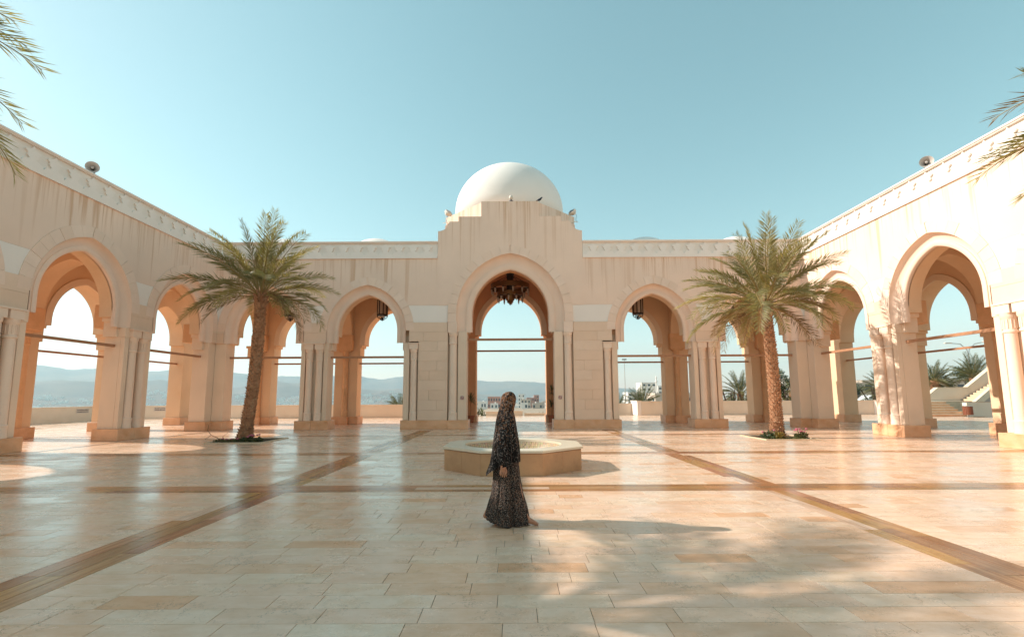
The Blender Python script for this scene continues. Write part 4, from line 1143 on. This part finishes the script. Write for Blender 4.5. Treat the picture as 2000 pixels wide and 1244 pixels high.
    def fold_s(th,z):
        k=max(0,min(1,(.85-z)/.75)); w=-2.4*(1-abs(math.sin(3.5*th+.4*math.sin(3*th)+.9)))**2.2+.45*math.sin(12*th+1.1+z*.8)+.2*math.sin(21*th)+.4
        return (.03+.095*k)*w*.8
    def hs(th):
        c=math.cos(th); s=math.sin(th); return .012+.085*max(0,-c-.25)/.75+.006*math.sin(6*th)+ .035*max(0,-math.cos(th+.9))**6
    part('skirt',None,lambda: garment(rs,hs,1.0,140,50,fold_s,2),'skirt',e,smooth=True)
    part('sleeve',None,lambda: MB().tube([(0,-.15,1.18),(-.03,-.225,1.02),(-.028,-.262,.88),(-.023,-.282,.80),(-.021,-.275,.758),(-.021,-.274,.745)],[.07,.068,.060,.052,.040,.036],22),'veil',e,smooth=True)
person()

# ------------------------------------------------------------------ terrace walls
def wallthing(name, poly_xy, z0, z1, cap, label, cat, mat='parapet', group=None, capo=.04):
    cx=sum(p[0] for p in poly_xy)/len(poly_xy); cyy=sum(p[1] for p in poly_xy)/len(poly_xy)
    e=tag(empty(name,(cx,cyy,0)),label,cat,group); P=[(x-cx,y-cyy) for x,y in poly_xy]
    part('wall',None,lambda: MB().prism_z(P,z0,z1),mat,e)
    def grow(P,o):
        out=[]
        for i in range(len(P)):
            a=Vector(P[i-1]);b=Vector(P[i]);c=Vector(P[(i+1)%len(P)]); d1=(b-a).normalized(); d2=(c-b).normalized(); n=(Vector((d1.y,-d1.x))+Vector((d2.y,-d2.x))); n=n/max(.3,n.length_squared/2)
            out.append((b.x+n.x*o,b.y+n.y*o))
        return out
    if cap: part('cap',None,lambda: MB().prism_z(grow(P,capo),z1+.001,z1+cap),'parapet',e)
    return e
def seg(x0,y0,x1,y1,t): 
    d=Vector((x1-x0,y1-y0)).normalized(); n=Vector((-d.y,d.x))*t; return [(x0,y0),(x1,y1),(x1+n.x,y1+n.y),(x0+n.x,y0+n.y)]
wallthing('parapet_wall',seg(-29.4,36.4,-4.5,36.4,.35),0,.93,.05,'low pale parapet along the back left edge of the terrace','parapet',group='terrace parapets')
wallthing('parapet_wall',seg(-29.4,8.0,-29.4,36.38,.35),0,.95,.05,'low shaded parapet beyond the left arcade, facing the bay','parapet',group='terrace parapets')
wallthing('parapet_wall',seg(10.3,38.9,28.4,38.4,.35),0,1.06,.05,'low beige parapet along the back right edge of the terrace','parapet',group='terrace parapets')
wallthing('parapet_wall',seg(7.9,40.6,10.1,40.6,.4),-.2,.86,.06,'short lower parapet end seen just right of the gate','parapet',group='terrace parapets')
wallthing('parapet_wall',[(9.98,38.9),(10.29,38.9),(10.29,41.0),(9.98,41.0)],0,1.10,.05,'white sunlit wall end with leaf shadows, right of the gate','parapet','white',group='terrace parapets')
wallthing('parapet_wall',seg(28.4,38.38,30.4,36.6,.35),0,1.06,.05,'sunlit parapet piece seen through the first arch of the right wing','parapet','white',group='terrace parapets')
for x0,x1,h,lab in ((-2.1,-.55,.30,'low white wall behind the left of the gate opening'),(.1,.85,.34,'low white wall behind the person, gate opening'),(1.0,3.6,.16,'low white kerb wall at the right of the gate opening')):
    wallthing('garden_wall',seg(x0,39.3,x1,39.3,.3),-.3,h,.05,lab,'wall',group='low garden walls')
tag(link('steps', MB().box(-4.4,7.8,38.92,39.25,-.6,-.02).box(-4.4,7.8,39.252,39.6,-.6,-.17).mesh('steps','rim')),'pale steps at the outer edge of the terrace beyond the gate','steps')
def plate(loc, rz, w_, h_, rows, label, group):
    e=tag(empty('wall_sign',loc,rz),label,'sign',group); part('plate',None,box(-w_/2,w_/2,-.012,0,-h_/2,h_/2),'signwhite',e)
    r2=random.Random(int(loc[1]*10))
    for q in range(rows):
        z=h_*.22-(q)*h_*.40; x=-w_*.42+q*.0
        while x<w_*.40:
            l=r2.uniform(.03,.09); part('lettering',None,box(x,min(x+l,w_*.43),-.016,-.0125,z-h_*.10,z+h_*r2.uniform(.04,.10)),'ink',e); x+=l+.02
plate((-29.395,33.35,.70),R(90),1.0,.30,2,'notice with two dark lines on the parapet, through the big left arch','notices on the parapets')
plate((-26.3,36.395,.72),0,.9,.28,2,'notice with two dark lines on the back left parapet','notices on the parapets')
plate((29.3,37.57,.78),R(-42),.5,.22,2,'small faded notice on the parapet beyond the right wing','notices on the parapets')
# stairs on the right
ST=tag(empty('stairs',(30.3,34.2,0)),'flight of sunlit stone stairs seen through the big right arch','stairs')
for i in range(6):
    part('step',None,box(-1.25+i*.14,1.4,i*.30,2.6,i*.17,(i+1)*.17-.03),'plinth',ST)
    part('tread',None,box(-1.27+i*.14,1.4,i*.30-.02,2.6,(i+1)*.17-.0295,(i+1)*.17+.006),'rim',ST)
part('landing',None,box(-.2,9.5,2.601,4.0,0,1.02),'kerb',ST)
for i in range(9): part('step',None,box(4.9+i*.29,9.5,2.75,4.0,1.02+i*.16,1.02+(i+1)*.16),'kerb',ST)
SW=tag(empty('stair_wall',(32.5,38.3,0)),'sloping beige wall behind the stairs, rising to the right','wall')
part('wall',None,lambda: MB().prism([(-.2,0),(9,0),(9,6.0),(5.4,3.6),(3.3,2.04),(1.0,2.02),(-.2,1.12)],0,.35),'parapet',SW)
part('cap',None,lambda: MB().prism([(-.2,1.122),(1.0,2.022),(3.3,2.042),(5.4,3.602),(9,6.002),(9,6.07),(5.38,3.66),(3.28,2.10),(.97,2.08),(-.2,1.20)],-.03,.38),'rim',SW)
SR=tag(empty('retaining_wall',(31.7,34.1,0)),'sunlit low wall right of the stairs with a sloping top piece','wall')
part('wall',None,box(0,6,0,.35,0,.96),'parapet',SR)
part('sloping_parapet',None,lambda: MB().prism([(2.7,.98),(3.35,.98),(6.5,3.35),(6.5,3.95)],2.2,2.5),'rim',SR)
part('recess_panel',None,lambda: MB().prism([(3.42,.97),(6.5,.97),(6.5,3.3)],2.3,2.45),'hg',SR)
def bin_():
    e=tag(empty('litter_bin',(30.9,33.2,0)),'round slatted brown litter bin on a foot by the stairs','litter bin')
    part('foot',None,lambda: MB().lathe([(.16,0),(.16,.03),(.05,.05),(.05,.16),(.12,.17)],14),'steel',e)
    part('liner',None,lambda: MB().lathe([(.23,.17),(.23,.74),(.20,.74),(.20,.2),(.01,.2)],20,cap=False),'steel',e)
    for k in range(20):
        a=2*math.pi*k/20; part('slat',('binslat',),box(-.032,.032,-.008,.008,.16,.72),'binwood',e,(.255*math.cos(a),.255*math.sin(a),0),a+R(90))
    part('top_ring',None,lambda: MB().lathe([(.225,.735),(.275,.735),(.275,.765),(.225,.765),(.225,.735)],24,cap=False),'steel',e)
bin_()

# ------------------------------------------------------------------ planting beyond the terrace
GREEN={}
MT['frond_green'] = leaf('palm_frond_green', (.060, .085, .040), (.20, .19, .075), .3)
def outpalm(x,y,zt,sc,label,seed,r=.22,nf=36):
    p=outpalm_(x,y,zt,sc,label,seed,r,nf)
    for c in p.children:
        if c.name.startswith('frond') and c.data in FM:
            if c.data not in GREEN:
                g2=c.data.copy(); g2.materials[0]=MT['frond_green']; GREEN[c.data]=g2
            c.data=GREEN[c.data]
    return p
def outpalm_(x,y,zt,sc,label,seed,r,nf):
    g=ground_z(x,y); return palm('palm_tree',(x,y,g-.1),(x+.1,y,zt),label,'palm','palms beyond the terrace',seed,nf,sc,r*1.2,r,old=3,dead=0)
outpalm(43.6,46,3.0,.72,'largest palm beyond the stairs, right arch',41,.30,40)
outpalm(39.75,46,2.65,.62,'leftmost palm beyond the stairs, right arch',42,.30,36)
outpalm(41.3,47.5,2.35,.52,'small palm between the two palms beyond the stairs',43,.26,32)
outpalm(41.6,55,2.0,.70,'palm seen beside the first column pair of the right wing',44,.3)
outpalm(23.3,50,1.6,.72,'palm above the hedge left of the right courtyard palm trunk',45,.3)
outpalm(28.6,50,1.9,.60,'palm behind the right courtyard palm trunk',46,.3)
outpalm(12.1,46,.35,.66,'palm rising behind the wall end right of the gate',47,.3)
outpalm(9.6,45,.0,.50,'half hidden palm at the edge of the arch right of the gate',48,.25)
outpalm(-10.2,44,.35,.46,'small palm behind the parapet left of the gate',49,.25)
def tree(loc,h,rx,n,label,seed,mat='tree',cat='tree'):
    e=tag(empty('leafy_tree',loc),label,cat,'trees beyond the terrace'); r2=random.Random(seed)
    blobs=[(r2.uniform(-.7,.7)*rx,r2.uniform(-.6,.6)*rx,h*r2.uniform(.45,.95),rx*r2.uniform(.30,.55)) for _ in range(9)]
    def crown():
        m=MB()
        for k in range(n):
            bx_,by,bz,br=r2.choice(blobs); d=Vector((r2.gauss(0,1),r2.gauss(0,1),r2.gauss(0,1))).normalized()*br*r2.random()**.45
            p=Vector((bx_,by,bz))+d; a=Vector((r2.gauss(0,1),r2.gauss(0,1),r2.gauss(0,.7))).normalized(); s=a.orthogonal().normalized()*.06; l=.20*r2.uniform(.6,1.3)
            b=len(m.v); m.v += [tuple(p),tuple(p+a*l*.5+s),tuple(p+a*l),tuple(p+a*l*.5-s)]; m.f += [(b,b+1,b+2,b+3)]
        return m
    part('crown',None,crown,mat,e)
    def tk():
        m=MB().tube([(0,0,-.2),(.05,0,h*.35),(0,0,h*.6)],[.13,.10,.06],8)
        for q in blobs: m.tube([(.04,0,h*.3),((q[0])*.5,q[1]*.5,(h*.3+q[2])*.55),(q[0],q[1],q[2])],[.06,.04,.015],5)
        return m
    part('trunk',None,tk,'twig',e); return e
def G_(x,y): return (x,y,ground_z(x,y))
tree(G_(27.0,48.5),4.9,1.15,1500,'slender leafy tree right of the right courtyard palm trunk',1)
tree(G_(54.5,58),6.2,2.0,1800,'dark leafy tree right of the largest outside palm',2)
tree(G_(49.2,64),4.6,2.4,1600,'dark bushy tree low between the outside palms',3)
tree(G_(45.5,66),4.0,2.0,1300,'bushy tree behind the leftmost outside palm',4)
for i,(x,y,rx,h,lab) in enumerate(((19.7,44,1.1,2.2,'dense hedge bush above the parapet, left of the right courtyard palm trunk'),(21.3,44.5,1.1,2.2,'yellow-green hedge bush next to the pier, back right arcade'),(25.7,45.5,1.1,2.4,'dark hedge bush right of the right courtyard palm trunk'),(36.5,49,1.6,2.6,'wild hedge bush seen through the narrow right wing arch'),(39.6,51,1.6,1.9,'low hedge bush at the foot of the outside palm, narrow right arch'))):
    gz=ground_z(x,y); bush('hedge_bush',(x,y,gz),rx,rx*.7,h-gz-.35,1500,.22,.05,'shrub',lab,'bush','hedge bushes beyond the terrace',30+i)
bush('agave',(-2.75,40.5,-.6),.6,.4,1.1,160,.7,.05,'yucca','spiky grey-green plant at the left of the gate opening','plant','plants outside the gate',50)
bush('agave',(2.45,40.6,-.6),.25,.2,.8,90,.45,.03,'frond_tip','yellow-green tuft on the kerb at the right of the gate opening','plant','plants outside the gate',51)
bush('agave',(-1.2,41,-.7),.5,.4,.75,120,.4,.04,'frond_tip','yellowish tuft left of the person behind the low wall','plant','plants outside the gate',52)
# street lamp
SL=tag(empty('street_lamp',G_(56.6,60)),'curved double-arm street lamp above the outside palms','street lamp')
part('pole',None,lambda: MB().tube([(0,0,0),(0,0,7.0)],[.09,.06],8),'steel',SL)
for sx in (-1,1):
    part('arm',None,lambda: MB().tube([(0,0,6.9),(sx*.15,0,7.6),(sx*.9,0,8.3),(sx*2.1,0,8.55 if sx>0 else 8.4)],[.05,.05,.045,.04],7),'steel',SL)
    part('lamp_head',None,box(-.45,.45,-.14,.14,-.05,.08,.03),'lampwhite',SL,(sx*2.4,0,8.56 if sx>0 else 8.40))
SL2=tag(empty('street_lamp',G_(26.2,62)),'thin lamp post above the palm left of the right courtyard palm','street lamp')
part('pole',None,lambda: MB().tube([(0,0,0),(0,0,5.2)],[.06,.04],7),'steel',SL2); part('lamp_head',None,lambda: MB().box(-.35,.1,-.1,.1,5.2,5.32,.02).box(.15,.45,-.1,.1,5.4,5.5,.02).tube([(0,0,5.1),(.3,0,5.45)],.03,6),'horn_dark',SL2)
MP=tag(empty('light_mast',G_(62,270)),'tall thin light mast left of the white hillside building','mast')
part('pole',None,lambda: MB().tube([(0,0,0),(0,0,21.5-ground_z(62,270))],[.25,.16],7),'steel',MP); part('lamp_cluster',None,lambda: MB().box(-1.2,1.2,-.3,.3,21.3-ground_z(62,270),21.9-ground_z(62,270)),'horn_dark',MP)

# ------------------------------------------------------------------ houses
def house(x,y,z0,w_,d,h,mat,label,seed,floors=2,tank=True,group='houses of the town'):
    r2=random.Random(seed); e=tag(empty('house',(x,y,z0)),label,'house',group)
    part('wall',None,box(-w_/2,w_/2,0,d,0,h),mat,e)
    part('roof_parapet',None,lambda: MB().box(-w_/2-.1,w_/2+.1,-.1,.15,h,h+.5).box(-w_/2-.1,-w_/2+.15,.15,d,h,h+.5).box(w_/2-.15,w_/2+.1,.15,d,h,h+.5),mat,e)
    fh=h/floors; nw=max(2,int(w_/2.6))
    for f in range(floors):
        for k in range(nw):
            if r2.random()<.15: continue
            xx=-w_/2+w_*(k+.5)/nw; ww=min(.75,w_/nw*.32)
            part('window',None,box(xx-ww,xx+ww,-.06,.02,f*fh+fh*.35,f*fh+fh*.78),'glass',e)
    for k in range(max(1,int(d/3))):
        part('window',None,box(-w_/2-.06,-w_/2+.02,d*(k+.3)/max(1,int(d/3)),d*(k+.6)/max(1,int(d/3)),h*.5,h*.72),'glass',e)
    if tank: part('water_tank',None,lambda: MB().lathe([(.7,0),(.7,1.2),(.3,1.5)],10),'hw',e,(r2.uniform(-.3,.3)*w_,d*.5,h))
    return e
HS=[(-23.5,300,11,9,5.2,'hw','low white house at the left edge of the gate view',2),(-11.5,285,13,10,8.6,'hp','pink two-storey house left of the person',2),(-15.5,240,7,7,3.6,'hw','small white cube house in front of the pink house',1),
    (-20,230,5,6,2.6,'hg','grey shed at the left edge of the gate view',1),(-9.0,225,6,6,2.2,'hw','white flat house below the pink house',1),(5.2,330,7,8,12.5,'hw','white towered house right of the person',4),(11.5,335,9,9,9.0,'hp','brick-red house with white trim right of the person',3),
    (15.8,338,6,8,11.8,'hp','taller brick-red house end with pale corners',4),(6.3,255,9,8,5.6,'hb','beige block below the towered house',2),(20.5,310,8,7,5.0,'hb','beige house at the right of the gate view',2),(23.5,330,7,7,6.2,'hg','grey house at the right edge of the gate view',2),
    (13.0,240,6,6,3.0,'hg','low dark-roofed shed in the middle of the gate view',1),(18.5,250,8,6,2.8,'hw','low white house above the sandy field',1),(4.2,190,4.5,5,2.0,'hw','small white hut right of the person',1),(9.5,195,7,4,1.8,'hb','long low beige shed above the sandy field',1)]
for i,(x,y,w_,d,h,mt,lab,fl) in enumerate(HS): x,y=x*2,y*2; house(x,y,ground_z(x,y)-1.0,w_*1.15,d,h*1.35+2.5,mt,lab,100+i,fl,i%2==0)
for i,(x,y,w_,d,h,mt,lab,fl) in enumerate(((76,300,11,14,12.0,'hw','left wing of the white hillside building',3),(84.5,303,9,14,17.5,'hw','highest block of the white hillside building',5),(92.5,298,8,16,14.5,'hw','right block of the white hillside building with blue windows',4),(98,310,6,12,12,'hw','rearmost block of the white hillside building',3))):
    house(x,y,ground_z(x,y)-1,w_,d,h-4,mt,lab,200+i,fl,False,'white hillside building blocks')
tag(link('minaret', MB().lathe([(.5,0),(.45,13),(.75,13.2),(.75,13.8),(.4,14),(.4,15.4),(.55,15.7),(.05,17)],12).mesh('minaret','hw'),None,(83.8,285,ground_z(83.8,285)-1)),'thin white minaret in front of the white hillside building','minaret')
house(70,110,ground_z(70,110)-.5,14,8,6.0,'hg','grey flat building beyond the narrow right wing arch',301,2,False,'buildings on the right')
house(92,110,ground_z(92,110)-.5,26,10,5.5,'hb','beige building behind the outside palms, right arch',302,2,False,'buildings on the right')
house(40,120,ground_z(40,120)-.5,10,8,3.0,'hb','low beige house at the foot of the white hillside building',303,1,False,'buildings on the right')
def car(loc,rz,mat,label):
    e=tag(empty('parked_car',loc,rz),label,'car','cars parked beyond the stairs')
    part('body',None,lambda: MB().prism([(-2.1,.3),(2.1,.3),(2.15,.75),(1.3,.9),(.7,1.4),(-1.1,1.42),(-1.75,.95),(-2.15,.85)],-.85,.85),mat,e)
    part('window',None,lambda: MB().prism([(1.15,.93),(.65,1.34),(-1.05,1.36),(-1.5,.97)],-.86,.86),'glass',e)
    for x in (-1.3,1.3):
        for y in (-.87,.67): part('wheel',('wheel',),lambda: MB().lathe([(.12,0),(.33,.01),(.33,.19),(.12,.2)],16),'tyre',e,(x,y+.2,.33),rot=(R(90),0,0))
    for y in (-.6,.6): part('headlight',('hl',),box(2.08,2.16,-.15,.15,.6,.72),'lampwhite',e,(0,y,0))
for i,(x,y,m_,lab) in enumerate(((52.5,71,'car_w','white car parked under the palms, left of the row'),(58.2,71.5,'car_b','blue car parked in the middle of the row'),(63.5,72,'car_w','white car parked at the right of the row'))):
    car((x,y,ground_z(x,y)+.6),R(8),m_,lab)

# ------------------------------------------------------------------ haze
def haze():
    x0,x1,y0,y1,z0,z1=-9000,9000,-2000,9000,-110,560
    o=link('haze', MB().box(x0,x1,y0,y1,z0,z1).mesh('haze',None)); m=bpy.data.materials.new('haze'); m.use_nodes=True; t=m.node_tree; t.nodes.clear()
    v=t.nodes.new('ShaderNodeVolumePrincipled'); v.inputs['Color'].default_value=(.58,.80,.88,1); v.inputs['Density'].default_value=1.25e-4; v.inputs['Anisotropy'].default_value=.35
    out=t.nodes.new('ShaderNodeOutputMaterial'); t.links.new(v.outputs[0],out.inputs['Volume']); o.data.materials.append(m); o['kind']='stuff'; o['label']='pale bluish haze over the bay and the distant mountains'
haze()
